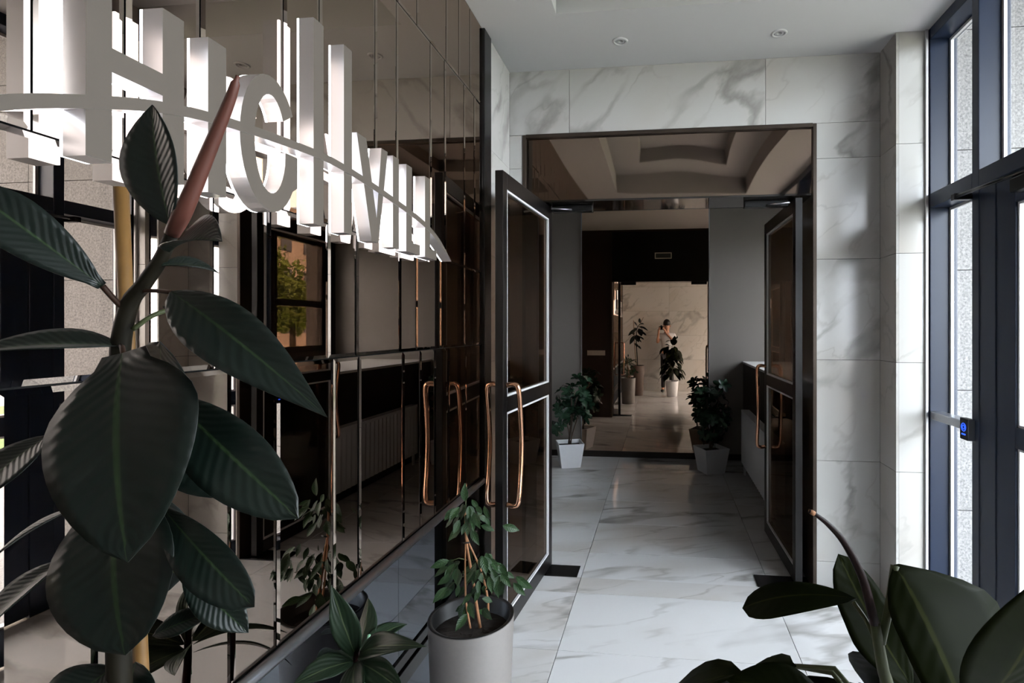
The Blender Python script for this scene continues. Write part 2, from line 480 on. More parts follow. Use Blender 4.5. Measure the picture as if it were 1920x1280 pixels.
t = box('trim_1', XL - 0.014, XL + 0.012, 2.911, 3.029, 0, ZC - 0.001, 'black_metal', bev=0.004)
tag(t, 'black vertical metal post ending the mirror wall', 'trim', kind='structure')
t = tube('trim_2', [(XL + 0.004, YBACK + 0.02, 0.771), (XL + 0.004, 2.905, 0.771)], 0.017, 'steel_rail', sides=12)
tag(t, 'grey metal rail under the bronze mirror tiles', 'trim', kind='structure')
t = boxes('trim_3', [(XL - 0.014, XL + 0.012, YBACK, 2.905, 0.24, 0.305), (XL - 0.014, XL + 0.004, YBACK, 2.905, 0.312, 0.354)], 'black_metal', bev=0.003)
tag(t, 'black grooved band low on the left wall', 'trim', kind='structure')

# ------------------------------------------------------------------ back wall with portal
PXL, PXR, PZ, DZ = -0.91, 0.957, 2.90, 2.47
wb = boxes('wall_back', [(-2.0, PXL - 0.004, 3.459, 3.75, 0, 3.72), (PXR + 0.004, 2.33, 3.459, 3.75, 0, 3.72), (PXL - 0.004, PXR + 0.004, 3.459, 3.75, PZ + 0.004, 3.72)], 'brown_paint')
tag(wb, 'white veined marble wall framing the dark doorway', 'wall', kind='structure')
def wtile(x0, x1, z0, z1, par=wb):
    g = 0.0012
    box('marble_tile', x0 + g, x1 - g, YB, 3.459, z0 + g, z1 - g, 'marble_wall', par)
ZJ = [0, 0.18, 0.805, 1.43, 2.055, 2.68]
for a, b in zip(ZJ, ZJ[1:]):
    wtile(XL, PXL, a, b); wtile(PXR, 1.335, a, b)
wtile(XL, PXL, 2.68, PZ); wtile(PXR, 1.335, 2.68, PZ)
for a, b in ((XL, -0.598), (-0.598, 0.651), (0.651, 1.335)):
    wtile(a, b, PZ, ZC)
# portal lining, transom and soffit
t = boxes('trim_4', [(PXL - 0.003, PXL + 0.02, 3.44, 3.76, 0, PZ), (PXR - 0.02, PXR + 0.003, 3.44, 3.76, 0, PZ), (PXL + 0.02, PXR - 0.02, 3.44, 3.50, PZ - 0.022, PZ + 0.003)], 'bronze_frame', bev=0.002)
tag(t, 'slim dark bronze frame lining the doorway', 'trim', kind='structure')
tr = empty('trim_5', (0.02, 3.6, DZ), 'bronze mirrored transom box above the glass doors', 'transom', kind='structure')
box('mirror_panel', PXL + 0.02, PXR - 0.02, 3.462, 3.472, DZ, PZ - 0.024, 'transom_mirror', tr)
box('soffit', PXL + 0.02, PXR - 0.02, 3.462, 3.755, DZ - 0.012, DZ - 0.001, 'soffit_gloss', tr)
box('back_panel', PXL + 0.02, PXR - 0.02, 3.757, 3.772, DZ - 0.012, 3.36, 'black_panel', tr)

# pillar on the right and its tiles
wr = box('wall_right', 1.349, 1.62, 3.234, 3.458, 0, ZC + 0.4, 'brown_paint')
tag(wr, 'marble clad corner pillar beside the navy glazing', 'wall', kind='structure')
for a, b in zip(ZJ, ZJ[1:] + [ZC]):
    g = 0.0012
    box('marble_tile', 1.335, 1.349, 3.22, YB - 0.001, a + g, b - g, 'marble_wall', wr)
    box('marble_tile', 1.350, 1.62, 3.22, 3.233, a + g, b - g, 'marble_wall', wr)
t = box('trim_6', 1.488, 1.503, 3.204, 3.2195, 0, ZC - 0.001, 'silver_bead', bev=0.003)
tag(t, 'thin metal corner strip between pillar and glazing', 'trim', kind='structure')

# ------------------------------------------------------------------ right glazing
win = empty('window_1', (XR + 0.03, 2.0, 0), 'tall navy framed glazing along the right side', 'window', kind='structure')
X0, X1 = XR, XR + 0.075
XD = XR + 0.145
XG = XR + 0.118
def post(y0, y1, z0=0.0, z1=ZC - 0.001, name='post', x0=X0, x1=XD):
    box(name, x0, x1, y0, y1, z0, z1, 'navy_frame', win, bev=0.003)
def beads(y0, y1, z0, z1):
    w, xa, xb = 0.016, XG - 0.016, XG - 0.001
    boxes('glazing_bead', [(xa, xb, y0, y0 + w, z0, z1), (xa, xb, y1 - w, y1, z0, z1), (xa, xb, y0 + w, y1 - w, z0, z0 + w), (xa, xb, y0 + w, y1 - w, z1 - w, z1)], 'silver_bead', win)
def pane(y0, y1, z0, z1, par=win):
    box('glass_pane', XG, XG + 0.008, y0, y1, z0, z1, 'glass_clear', par)
    beads(y0, y1, z0, z1)
TZ0, TZ1 = 2.305, 2.385
P2A, P2B = 2.733, 2.79
post(3.196, 3.2185)
post(P2A, P2B)
post(0.70, 0.757)
post(-0.45, -0.40)
for y0, y1 in ((P2B, 3.196), (-0.40, 0.70)):
    for z0, z1 in ((0.0, 0.07), (TZ0, TZ1), (3.255, ZC - 0.001)):
        post(y0, y1, z0, z1, 'rail')
    for z0, z1 in ((0.07, TZ0), (TZ1, 3.255)):
        pane(y0 + 0.001, y1 - 0.001, z0 + 0.001, z1 - 0.001)
post(0.757, P2A, TZ0, TZ1, 'rail'); post(0.757, P2A, 3.255, ZC - 0.001, 'rail')
post(1.716, 1.773, TZ1, 3.255)
for y0, y1 in ((0.757, 1.716), (1.773, P2A)):
    pane(y0 + 0.001, y1 - 0.001, TZ1 + 0.001, 3.254)
for y0, y1 in ((2.613, P2A), (0.757, 0.887)):
    post(y0, y1, 0.0, TZ0, 'door_jamb', X0 + 0.004, XD - 0.02)
# entrance door leaves
def entrance_leaf(n, y0, y1, label, hand):
    d = empty('door_%d' % n, (XR + 0.03, (y0 + y1) / 2, 0), label, 'door', kind='structure')
    s = 0.13
    xa, xb = X0 + 0.008, X1 - 0.004
    for a, b in ((y0, y0 + s), (y1 - s, y1)):
        box('stile', xa, xb, a, b, 0.012, TZ0 - 0.004, 'navy_frame', d, bev=0.003)
    for z0, z1 in ((0.012, 0.19), (1.11, 1.20), (TZ0 - 0.134, TZ0 - 0.004)):
        box('rail', xa, xb, y0 + s, y1 - s, z0, z1, 'navy_frame', d, bev=0.003)
    for z0, z1 in ((0.19, 1.11), (1.20, TZ0 - 0.134)):
        box('glass_pane', X0 + 0.034, X0 + 0.042, y0 + s + 0.001, y1 - s - 0.001, z0 + 0.001, z1 - 0.001, 'glass_clear', d)
        w = 0.011
        a, b = y0 + s + 0.001, y1 - s - 0.001
        boxes('glazing_bead', [(xa + 0.01, xb - 0.01, a, a + w, z0 + .001, z1 - .001), (xa + 0.01, xb - 0.01, b - w, b, z0 + .001, z1 - .001), (xa + 0.01, xb - 0.01, a + w, b - w, z0 + .001, z0 + w), (xa + 0.01, xb - 0.01, a + w, b - w, z1 - w, z1 - .001)], 'silver_bead', d)
    hy = y0 + 0.06 if hand < 0 else y1 - 0.06
    hp = smooth_path([(xa, hy, 0.85), (xa - 0.05, hy, 0.87), (xa - 0.055, hy, 1.1), (xa - 0.05, hy, 1.33), (xa, hy, 1.35)], 16)
    tube('handle', hp, 0.012, 'black_metal', d)
    return d
entrance_leaf(3, 1.752, 2.611, 'navy framed glass entrance door leaf nearest the marble pillar', -1)
entrance_leaf(4, 0.889, 1.748, 'navy framed glass entrance door leaf farther from the marble pillar', 1)
cl = empty('door_closer', (XR, 2.5, 2.25), 'black door closer arm under the glazing transom', 'door closer')
box('body', XR - 0.055, XR + 0.006, 2.16, 2.42, 2.195, 2.255, 'black_metal', cl, bev=0.006)
tube('arm', [(XR - 0.03, 2.30, 2.268), (XR - 0.075, 2.80, 2.272)], 0.009, 'black_metal', cl)
box('bracket', XR - 0.085, XR, 2.78, 2.815, 2.255, 2.287, 'black_metal', cl, bev=0.004)
# push bar with the blue-lit button
br = empty('access_bar', (XR - 0.03, 2.98, 1.12), 'grey metal bar across the narrow glazing with blue lit button box', 'access bar')
box('bar', XR + 0.002, XR + 0.070, 2.7905, 3.1955, 1.115, 1.160, 'steel_rail', br, bev=0.004)
bb = box('button_box', XR - 0.032, XR - 0.0005, 2.764, 2.835, 1.08, 1.185, 'black_panel', br, bev=0.003)
box('side_plate', XR - 0.031, XR - 0.002, 2.7605, 2.7645, 1.082, 1.183, 'steel_rail', bb)
for rr in (0.019, 0.010):
    ring = [(XR - 0.0330, 2.80 + rr * math.cos(a), 1.142 + rr * math.sin(a)) for a in [2 * math.pi * k / 24 for k in range(24)]]
    tube('light_ring', ring, 0.0020, 'led_blue', bb, sides=6, closed=True)
boxes('light_word', [(XR - 0.0345, XR - 0.032, 2.784 + 0.0082 * k, 2.790 + 0.0082 * k, 1.104, 1.111) for k in range(4)], 'led_blue', bb)

# ------------------------------------------------------------------ ceilings
TX0, TX1, TY0, TY1 = -0.564, 1.07, 0.15, 2.83
ce = boxes('ceiling', [
    (XL - 0.16, TX0, YBACK, YB + 0.014, ZC, ZC + 0.06), (TX1, XR + 0.09, YBACK, YB + 0.014, ZC, ZC + 0.06),
    (TX0, TX1, YBACK, TY0, ZC, ZC + 0.06), (TX0, TX1, TY1, YB + 0.014, ZC, ZC + 0.06),
    (TX0 - 0.02, TX0, TY0, TY1, ZC + 0.06, ZC + 0.2), (TX1, TX1 + 0.02, TY0, TY1, ZC + 0.06, ZC + 0.2),
    (TX0, TX1, TY0 - 0.02, TY0, ZC + 0.06, ZC + 0.2), (TX0, TX1, TY1, TY1 + 0.02, ZC + 0.06, ZC + 0.2),
    (TX0, TX0 + 0.34, TY0, TY1, ZC + 0.2, ZC + 0.24), (TX1 - 0.34, TX1, TY0, TY1, ZC + 0.2, ZC + 0.24),
    (TX0 + 0.34, TX1 - 0.34, TY0, TY0 + 0.42, ZC + 0.2, ZC + 0.24), (TX0 + 0.34, TX1 - 0.34, TY1 - 0.42, TY1, ZC + 0.2, ZC + 0.24),
    (TX0, TX1, TY0, TY1, ZC + 0.36, ZC + 0.40),
    (TX0 + 0.33, TX0 + 0.34, TY0 + .42, TY1 - .42, ZC + 0.24, ZC + 0.36), (TX1 - 0.34, TX1 - 0.33, TY0 + .42, TY1 - .42, ZC + 0.24, ZC + 0.36),
    (TX0 + .33, TX1 - .33, TY0 + 0.41, TY0 + .42, ZC + 0.24, ZC + 0.36), (TX0 + .33, TX1 - .33, TY1 - .42, TY1 - .41, ZC + 0.24, ZC + 0.36),
], 'plaster_white')
tag(ce, 'white plaster ceiling with a stepped tray recess', 'ceiling', kind='structure')
for i, (x, y) in enumerate(((-0.24, 3.14), (0.672, 3.155))):
    d = empty('downlight', (x, y, ZC - 0.004), ('round white recessed downlight nearer the mirror wall' if i == 0 else 'round white recessed downlight nearer the navy glazing'), 'downlight', 'ceiling downlights')
    lathe('ring', [(0.030, ZC - 0.001), (0.031, ZC - 0.007), (0.043, ZC - 0.006), (0.046, ZC - 0.001)], x, y, 'downlight_ring', d, 28)
    lathe('lamp_cup', [(0.030, ZC - 0.002), (0.024, ZC - 0.0035), (0.010, ZC - 0.001), (0.002, ZC - 0.0008)], x, y, 'downlight_cup', d, 24)
c2 = box('ceiling', -2.05, 2.40, 3.752, YF + 0.1, 3.40, 3.46, 'plaster_white')
tag(c2, 'plaster ceiling of the dim lobby beyond the doors', 'ceiling', kind='structure')

# ------------------------------------------------------------------ wall behind the viewpoint
wk = box('wall_front', XL - 0.16, XR + 0.09, YBACK - 0.16, YBACK - 0.013, 0, ZC + 0.4, 'brown_paint')
tag(wk, 'beige veined marble wall behind the photographer seen in the far mirror', 'wall', kind='structure')
for x0, x1 in ((XL, 0.2), (0.2, 1.40), (1.40, 1.56)):
    for a, b in zip(ZJ, ZJ[1:] + [ZC]):
        box('marble_tile', x0 + .0012, x1 - .0012, YBACK - 0.013, YBACK, a + .0012, b - .0012, 'marble_wall', wk)

# ------------------------------------------------------------------ lobby beyond
wf = box('wall_far', -2.05, 2.33, YF + 0.012, YF + 0.15, 0, 3.40, 'plaster_grey')
tag(wf, 'grey plaster far wall of the lobby with a full height bronze mirror', 'wall', kind='structure')
MX0, MX1 = -1.01, 0.59
box('mirror_panel', MX0 + 0.008, MX1 - 0.008, YF + 0.002, YF + 0.0115, 0.075, 3.395, 'far_mirror', wf)
box('edge_strip', MX0 - 0.004, MX0 + 0.008, YF - 0.004, YF + 0.0115, 0.075, 3.395, 'steel_rail', wf)
box('edge_strip', MX1 - 0.008, MX1 + 0.004, YF - 0.004, YF + 0.0115, 0.075, 3.395, 'steel_rail', wf)
t = box('baseboard_far', -2.0, 1.0, YF - 0.008, YF + 0.0115, 0.0, 0.075, 'brown_panel')
tag(t, 'dark brown skirting along the far wall', 'baseboard', kind='structure')
t = box('wall_lobby', -2.16, -2.001, 3.75, YF + 0.15, 0, 3.40, 'plaster_grey')
t.name = 'wall_side'
tag(t, 'grey side wall of the lobby left of the doors', 'wall', kind='structure')
# deep window bay on the right of the lobby
WY0, WY1, WZ0, WZ1 = 5.56, 6.53, 1.33, 2.75
BX = 2.33
VY0, VY1 = 4.25, 5.40
wbay = boxes('wall_bay', [(BX, BX + 0.12, 3.75, YF + 0.15, 0, WZ0), (BX, BX + 0.12, 3.75, YF + 0.15, WZ1, 3.72),
    (BX, BX + 0.12, 3.75, VY0, WZ0, WZ1), (BX, BX + 0.12, VY1, WY0, WZ0, WZ1), (BX, BX + 0.12, WY1, YF + 0.15, WZ0, WZ1)], 'plaster_grey')
tag(wbay, 'grey wall around the lobby windows', 'wall', kind='structure')
def lobby_window(n, y0, y1, label):
    w = empty('window_%d' % n, (BX + 0.05, (y0 + y1) / 2, WZ0), label, 'window', kind='structure')
    s = 0.07
    for a, b in ((y0, y0 + s), (y1 - s, y1)):
        box('stile', BX + 0.02, BX + 0.09, a, b, WZ0, WZ1, 'black_metal', w, bev=0.003)
    for z0, z1 in ((WZ0, WZ0 + s), (1.885, 1.965), (WZ1 - s, WZ1)):
        box('rail', BX + 0.02, BX + 0.09, y0 + s, y1 - s, z0, z1, 'black_metal', w, bev=0.003)
    for z0, z1 in ((WZ0 + s, 1.885), (1.965, WZ1 - s)):
        box('glass_pane', BX + 0.05, BX + 0.058, y0 + s + .001, y1 - s - .001, z0 + .001, z1 - .001, 'glass_clear', w)
    tube('handle', [(BX + 0.02, y1 - 0.30, 1.93), (BX - 0.02, y1 - 0.30, 1.93), (BX - 0.02, y1 - 0.36, 1.925)], 0.008, 'black_metal', w)
lobby_window(2, WY0, WY1, 'black framed lobby window nearest the far wall')
lobby_window(3, VY0, VY1, 'added black framed lobby window letting in extra daylight near the doorway wall')  # invented second window, brightens the lobby's left floor and pot
par = empty('window_sill', (1.6, 5.2, 0), 'deep dark brown boxed window ledge with pale stone top', 'window ledge')
box('front_panel', 1.0, 1.03, 3.751, YF + 0.011, 0, 1.19, 'brown_panel', par)
box('sill_slab', 0.99, BX - 0.001, 3.751, YF + 0.011, 1.19, 1.215, 'sill_stone', par, bev=0.003)
# radiator
ra = empty('radiator', (0.92, 5.2, 0), 'white panel radiator under the lobby window ledge', 'radiator')
RY0, RY1, RZ0, RZ1 = 4.35, 6.09, 0.13, 0.715
bm = bmesh.new()
n = 44
prof = []
for k in range(n + 1):
    y = RY0 + (RY1 - RY0) * k / n
    prof.append((y, 0.885 if k % 2 else 0.893))
for side, zz in ((0, 0),):
    A = [bm.verts.new((x, y, RZ0)) for y, x in prof]; B = [bm.verts.new((x, y, RZ1 - 0.03)) for y, x in prof]
    for k in range(n): bm.faces.new((A[k], A[k + 1], B[k + 1], B[k]))
bm_box(bm, 0.894, 0.90, RY0, RY1, RZ0, RZ1 - 0.03)
bm_box(bm, 0.965, 0.972, RY0, RY1, RZ0, RZ1 - 0.03)
link('panel', to_mesh(bm), 'white_metal', ra)
boxes('top_grille', [(0.886, 0.891, RY0, RY1, RZ1 - 0.03, RZ1), (0.968, 0.973, RY0, RY1, RZ1 - 0.03, RZ1)] + [(0.891, 0.968, RY0 + 0.03 * k, RY0 + 0.03 * k + 0.012, RZ1 - 0.008, RZ1) for k in range(58)], 'white_metal', ra)
for y in (RY0 + 0.12, RY1 - 0.05):
    box('leg', 0.905, 0.93, y - 0.012, y + 0.012, 0, RZ0 + 0.02, 'white_metal', ra)
box('side_cover', 0.887, 0.972, RY1 - 0.001, RY1 + 0.008, RZ0, RZ1, 'white_metal', ra)
# light switch plate and exit sign on the inner side of the doorway wall
sw = empty('switch_plate', (-1.18, 3.75, 1.17), 'pale five gang switch plate on dark brown wall', 'switch')
box('plate', -1.345, -1.015, 3.7505, 3.758, 1.125, 1.215, 'plastic_white', sw, bev=0.002)
for k in range(5):
    box('rocker', -1.335 + 0.064 * k, -1.281 + 0.064 * k, 3.758, 3.762, 1.14, 1.20, 'plastic_white', sw, bev=0.0015)
ex = empty('exit_sign', (0.034, 3.775, 2.86), 'small pale bordered dark sign on the black panel above the doors', 'sign')
EZ0, EZ1, EX0, EX1 = 2.865, 2.975, -0.116, 0.184
box('plate', EX0, EX1, 3.7725, 3.782, EZ0, EZ1, 'exit_green', ex)
boxes('border', [(EX0, EX1, 3.782, 3.785, EZ0, EZ0 + 0.014), (EX0, EX1, 3.782, 3.785, EZ1 - 0.014, EZ1), (EX0, EX0 + 0.014, 3.782, 3.785, EZ0 + .014, EZ1 - .014), (EX1 - 0.014, EX1, 3.782, 3.785, EZ0 + .014, EZ1 - .014)], 'exit_border', ex)

# ------------------------------------------------------------------ double doors
def door_leaf(n, hinge, free, label, top=2.45):
    """hinge, free: plan positions of the two leaf ends; built upright between them"""
    hx, hy = hinge; fx, fy = free
    ax = Vector((fx - hx, fy - hy, 0)); W = ax.length; ax.normalize()
    nrm = Vector((-ax.y, ax.x, 0))
    d = empty('door_%d' % n, (hx, hy, 0.0), label, 'door', kind='structure')
    def P(s, t_, z): return Vector((hx, hy, 0)) + ax * s + nrm * t_ + Vector((0, 0, z))
    def lbox(name, s0, s1, t0, t1, z0, z1, mat, par=d, bev=0.002):
        bm = bmesh.new(); bm_box(bm, s0, s1, t0, t1, z0, z1, bev)
        for v in bm.verts: v.co = P(v.co.x, v.co.y, v.co.z)
        return link(name, to_mesh(bm), mat, par)
    T = 0.022
    sw_ = 0.062
    lbox('stile', 0, sw_, -T, T, 0.012, top, 'bronze_dark'); lbox('stile', W - sw_, W, -T, T, 0.012, top, 'bronze_dark')
    rails = ((0.012, 0.10), (1.18, 1.262), (top - 0.085, top))
    for z0, z1 in rails: lbox('rail', sw_, W - sw_, -T, T, z0, z1, 'bronze_dark')
    for z0, z1 in ((0.10, 1.18), (1.262, top - 0.085)):
        lbox('glass_pane', sw_ + .001, W - sw_ - .001, -0.004, 0.004, z0 + .001, z1 - .001, 'glass_bronze', bev=0)
        w = 0.012
        bm = bmesh.new()
        for tt in (-1, 1):
            a, b = sorted((tt * 0.006, tt * (T - 0.003)))
            for q in ((sw_ + .001, sw_ + w, z0 + .001, z1 - .001), (W - sw_ - w, W - sw_ - .001, z0 + .001, z1 - .001), (sw_ + w, W - sw_ - w, z0 + .001, z0 + w), (sw_ + w, W - sw_ - w, z1 - w, z1 - .001)):
                bm_box(bm, q[0], q[1], a, b, q[2], q[3])
        for v in bm.verts: v.co = P(v.co.x, v.co.y, v.co.z)
        link('glazing_bead', to_mesh(bm), 'silver_bead', d)
    hs = W - 0.05
    for sgn in (-1, 1):
        o = sgn * T
        raw = [(hs, o, 1.325), (hs, o + sgn * 0.045, 1.33), (hs - 0.004, o + sgn * 0.066, 1.30), (hs - 0.03, o + sgn * 0.068, 1.16), (hs - 0.044, o + sgn * 0.068, 1.01), (hs - 0.03, o + sgn * 0.068, 0.86), (hs - 0.004, o + sgn * 0.066, 0.72), (hs, o + sgn * 0.045, 0.69), (hs, o, 0.695)]
        tube('handle', [P(*q) for q in smooth_path(raw, 48)], 0.0135, 'copper', d, sides=14)
    return d
door_leaf(1, (-0.768, 3.60), (-0.840, 2.70), 'dark framed glass door leaf swung towards the viewer with copper pull handles')
door_leaf(2, (0.862, 3.48), (0.838, 4.37), 'dark framed glass door leaf swung away into the lobby with copper pull handles')
for x0, x1, lab in ((PXL + 0.021, -0.547, 'flat black floor hinge plate beside the left door leaf'), (0.603, PXR - 0.021, 'flat black floor hinge plate beside the right door leaf')):
    p = box('hinge_plate', x0, x1, 3.44, 3.60, 0.0005, 0.006, 'black_metal', bev=0.001)
    tag(p, lab, 'hinge plate', 'floor hinge plates')
for sx, lab in ((-1, 'black overhead door closer arm above the left door leaf'), (1, 'black overhead door closer arm above the right door leaf')):
    cx = -0.60 if sx < 0 else 0.68
    k = empty('overhead_closer', (cx, 3.60, 2.40), lab, 'door closer', 'overhead closers of the double doors')
    box('housing', cx - 0.14, cx + 0.14, 3.56, 3.62, 2.415, 2.457, 'black_metal', k, bev=0.004)
    tube('arm', [(cx, 3.55, 2.425), (cx + sx * 0.13, 3.50, 2.425)], 0.007, 'steel_rail', k)

# ------------------------------------------------------------------ sign
sg = empty('wall_sign', (-0.95, 1.45, 1.9), 'white halo lit raised capital letters with a curved bar on the mirror wall', 'sign')
SB, SF = -0.972, -0.930
def letter(polys, xf=SF, name='letter'):
    bm = bmesh.new()
    for p in polys: prism(bm, p, SB, xf, 0, 1)
    me = bpy.data.meshes.new(name)
    bmesh.ops.recalc_face_normals(bm, faces=bm.faces[:])
    bm.to_mesh(me); bm.free()
    o = link(name, me, ['sign_face', 'sign_side'], sg)
    bm = bmesh.new()
    for p in polys:
        cy_ = sum(q[0] for q in p) / len(p); cz_ = sum(q[1] for q in p) / len(p)
        prism(bm, p, SB - 0.006, SB - 0.0005, 0, 0)
    link('light_strip', to_mesh(bm), 'sign_light', o)
def rect(y0, y1, z0, z1): return [(y0, z0), (y1, z0), (y1, z1), (y0, z1)]
ZB, ZX, ZA = 1.91, 2.23, 2.465
letter([rect(0.768, 0.810, ZB, ZX), rect(0.903, 0.948, ZB, ZX), rect(0.810, 0.903, 2.065, 2.106)])
letter([rect(1.004, 1.050, ZB, ZX)])
cy0, cz0 = 1.182, 2.07
arc = []
A0, A1 = math.radians(36), math.radians(324)
NA = 30
for k in range(NA + 1):
    a = A0 + (A1 - A0) * k / NA
    arc.append((cy0 + 0.0945 * math.cos(a), cz0 + 0.162 * math.sin(a)))
inner = []
for k in range(NA, -1, -1):
    a = A0 + (math.radians(341) - A0) * k / NA
    inner.append((cy0 + 0.0515 * math.cos(a), cz0 + 0.118 * math.sin(a)))
letter_poly_g = arc + [(1.276, arc[-1][1] + 0.012), (1.276, 2.065), (1.2325, 2.065)] + inner
letter([letter_poly_g])
letter([rect(1.340, 1.383, ZB, ZA), rect(1.478, 1.519, ZB, ZA)])
letter([[(1.545, ZX), (1.598, ZX), (1.660, 1.99), (1.690, ZX), (1.731, ZX), (1.672, ZB), (1.630, ZB)]])
letter([rect(1.767, 1.809, ZB, ZX)])
letter([[(1.865, ZB), (1.975, ZB), (1.975, 1.948), (1.910, 1.948), (1.910, ZX), (1.865, ZX)]])
letter([[(2.021, ZB), (2.130, ZB), (2.130, 1.948), (2.068, 1.948), (2.068, ZX), (2.021, ZX)]])
sw_pts = [(0.56, 1.885), (0.655, 1.948), (0.768, 1.997), (0.90, 2.042), (1.05, 2.072), (1.28, 2.096), (1.45, 2.102), (1.70, 2.082), (1.98, 2.045), (2.14, 2.000), (2.285, 1.925)]
path = smooth_path([(0, a, b) for a, b in sw_pts], 44)
up, dn = [], []
for i, p in enumerate(path):
    t = (path[min(i + 1, 44)] - path[max(i - 1, 0)]).normalized()
    nn = Vector((0, -t.z, t.y))
    s = i / 44
    w = 0.0105 * min(1, s * 14 + 0.25) * min(1, (1 - s) * 9 + 0.1)
    up.append(((p + nn * w).y, (p + nn * w).z)); dn.append(((p - nn * w).y, (p - nn * w).z))
letter([dn + up[::-1]], SF + 0.0012, 'curved_bar')

# ------------------------------------------------------------------ plants: leaf builders
def leaf_mesh(base, tip, wl, wr, nrm, bow=0.1, fold=0.25, peak=0.45, tipsharp=1.0, nl=14, nw=4, wavy=0.0, basew=0.0):
    """blade from base to tip (world points); half widths wl / wr; nrm: facing; bow: arch along the facing (share of length)"""
    base, tip = Vector(base), Vector(tip)
    ax = tip - base; Ln = ax.length; a = ax.normalized()
    nrm = Vector(nrm); nrm = (nrm - a * nrm.dot(a)).normalized()
    side = a.cross(nrm).normalized()
    verts, faces, uvs = [], [], []
    for i in range(nl + 1):
        t = i / nl
        if t < peak: q = math.sin(t / peak * math.pi / 2) ** 0.75
        else: q = max(0.0, math.cos((t - peak) / (1 - peak) * math.pi / 2)) ** (0.9 * tipsharp)
        q = max(q, basew * (1 - t))
        c = base + ax * t + nrm * (bow * Ln * 4 * t * (1 - t))
        for j in range(-nw, nw + 1):
            s = j / nw
            w = (wl if s < 0 else wr) * q
            off = side * (s * w)
            lift = nrm * (abs(s) * w * fold) + nrm * (wavy * w * math.sin(t * 17 + s * 2) * abs(s))
            verts.append(c + off + lift); uvs.append((s, t))
    m = 2 * nw + 1
    for i in range(nl):
        for j in range(m - 1):
            faces.append((i * m + j, i * m + j + 1, (i + 1) * m + j + 1, (i + 1) * m + j))
    me = bpy.data.meshes.new('leaf')
    me.from_pydata([tuple(v) for v in verts], [], faces)
    ul = me.uv_layers.new(name='UVMap')
    for lp in me.loops: ul.data[lp.index].uv = uvs[lp.vertex_index]
    return me
def leaf(parent, mat, base, tip, wl, wr, nrm, solid=0.0009, **kw):
    me = leaf_mesh(base, tip, wl, wr, nrm, **kw)
    o = link('leaf', me, mat, parent, smooth=True)
    if solid:
        s = o.modifiers.new('thick', 'SOLIDIFY'); s.thickness = solid; s.offset = 0
    return o
def pleaf(parent, mat, b, t, wlp, wrp, nrm, **kw):
    """blade given by viewing position (u, v, distance) of base and tip, half widths in the same units"""
    d = (b[2] + t[2]) / 2
    return leaf(parent, mat, pt(*b), pt(*t), wlp * d / F_PX, wrp * d / F_PX, camdir(*nrm), **kw)
def ppath(lst): return [pt(*p) for p in lst]
def round_planter(name, x, y, r_top, r_bot, h, label, mat, group=None):
    t = empty(name, (x, y, 0), label, 'plant pot', group)
    lathe('body', [(r_bot * 0.96, 0.0), (r_bot, 0.012), (r_top, h - 0.004), (r_top - 0.004, h), (r_top - 0.012, h), (r_top - 0.016, h - 0.01)], x, y, mat, t, 56)
    lathe('liner', [(r_top - 0.03, h - 0.075), (r_top - 0.017, h - 0.07), (r_top - 0.0165, h - 0.002), (r_top - 0.004, h + 0.003), (r_top - 0.0005, h + 0.001)], x, y, 'pot_inner', t, 56)
    bm = bmesh.new()
    rr = r_top - 0.018
    rng = random.Random(3)
    rings = bm_lathe(bm, [(rr, h - 0.072), (rr, h - 0.06), (rr * 0.66, h - 0.052), (rr * 0.33, h - 0.05)], x, y, 28)
    bm.faces.new(rings[-1])
    for v in bm.verts:
        if v.co.z > h - 0.058: v.co.z += rng.uniform(-0.006, 0.006)
    link('soil', to_mesh(bm), 'soil', t, smooth=False)
    return t

# rubber plant, close to the viewpoint on the left
RX, RY = -0.57, 0.53
round_planter('planter', RX, RY, 0.17, 0.13, 0.72, 'tall brown planter of the rubber plant near the photographer', 'pot_brown', 'tall round planters')
rp = empty('rubber_plant', (RX, RY, 0.665), 'dark rubber plant with large glossy leaves and pink shoot', 'plant')
stem = ppath([(232, 1500, 0.60), (224, 1280, 0.595), (226, 1000, 0.59), (226, 760, 0.585), (226, 650, 0.58), (243, 570, 0.575), (268, 535, 0.57), (300, 488, 0.565), (322, 440, 0.56)])
stem = [Vector((RX, RY, 0.66)), Vector((RX - 0.005, RY, 0.85))] + stem[1:]
sp = smooth_path(stem, 40)
tube('stem', sp, [0.013 - 0.007 * (i / 40) for i in range(41)], 'rubber_stem', rp, sides=10)
sh = smooth_path(ppath([(322, 440, 0.56), (352, 378, 0.555), (398, 268, 0.55), (430, 190, 0.545), (446, 142, 0.542)]), 24)
tube('shoot', sh, [0.0095 * (0.72 + 0.28 * math.sin(min(1, i / 5) * math.pi / 2)) * (1 - 0.62 * (i / 24)) * (1 if i < 23 else 0.55) for i in range(25)], 'sheath', rp, sides=12)
RL = 'rubber_leaf'
PL = lambda *a, **k: pleaf(rp, RL, *a, **k)
def petiole(lst, r=0.0022, mat='rubber_petiole'): tube('petiole', smooth_path(ppath(lst), 10), r, mat, rp, sides=7)
PL((320, 424, 0.555), (286, 196, 0.555), 66, 50, (-0.15, 0.1, 1), bow=0.03, fold=0.22, peak=0.5)
PL((318, 472, 0.555), (416, 452, 0.50), 62, 30, (-0.25, 0.75, 0.45), bow=0.06, fold=0.45, peak=0.35)
PL((302, 498, 0.56), (410, 512, 0.60), 24, 20, (0.15, 0.8, 0.5), bow=0.10, fold=0.3, peak=0.45)
petiole([(262, 545, 0.57), (290, 545, 0.565), (322, 548, 0.56)])
PL((319, 546, 0.56), (614, 782, 0.50), 52, 62, (0.35, 0.45, 0.85), bow=0.07, fold=0.18, peak=0.42, tipsharp=1.15)
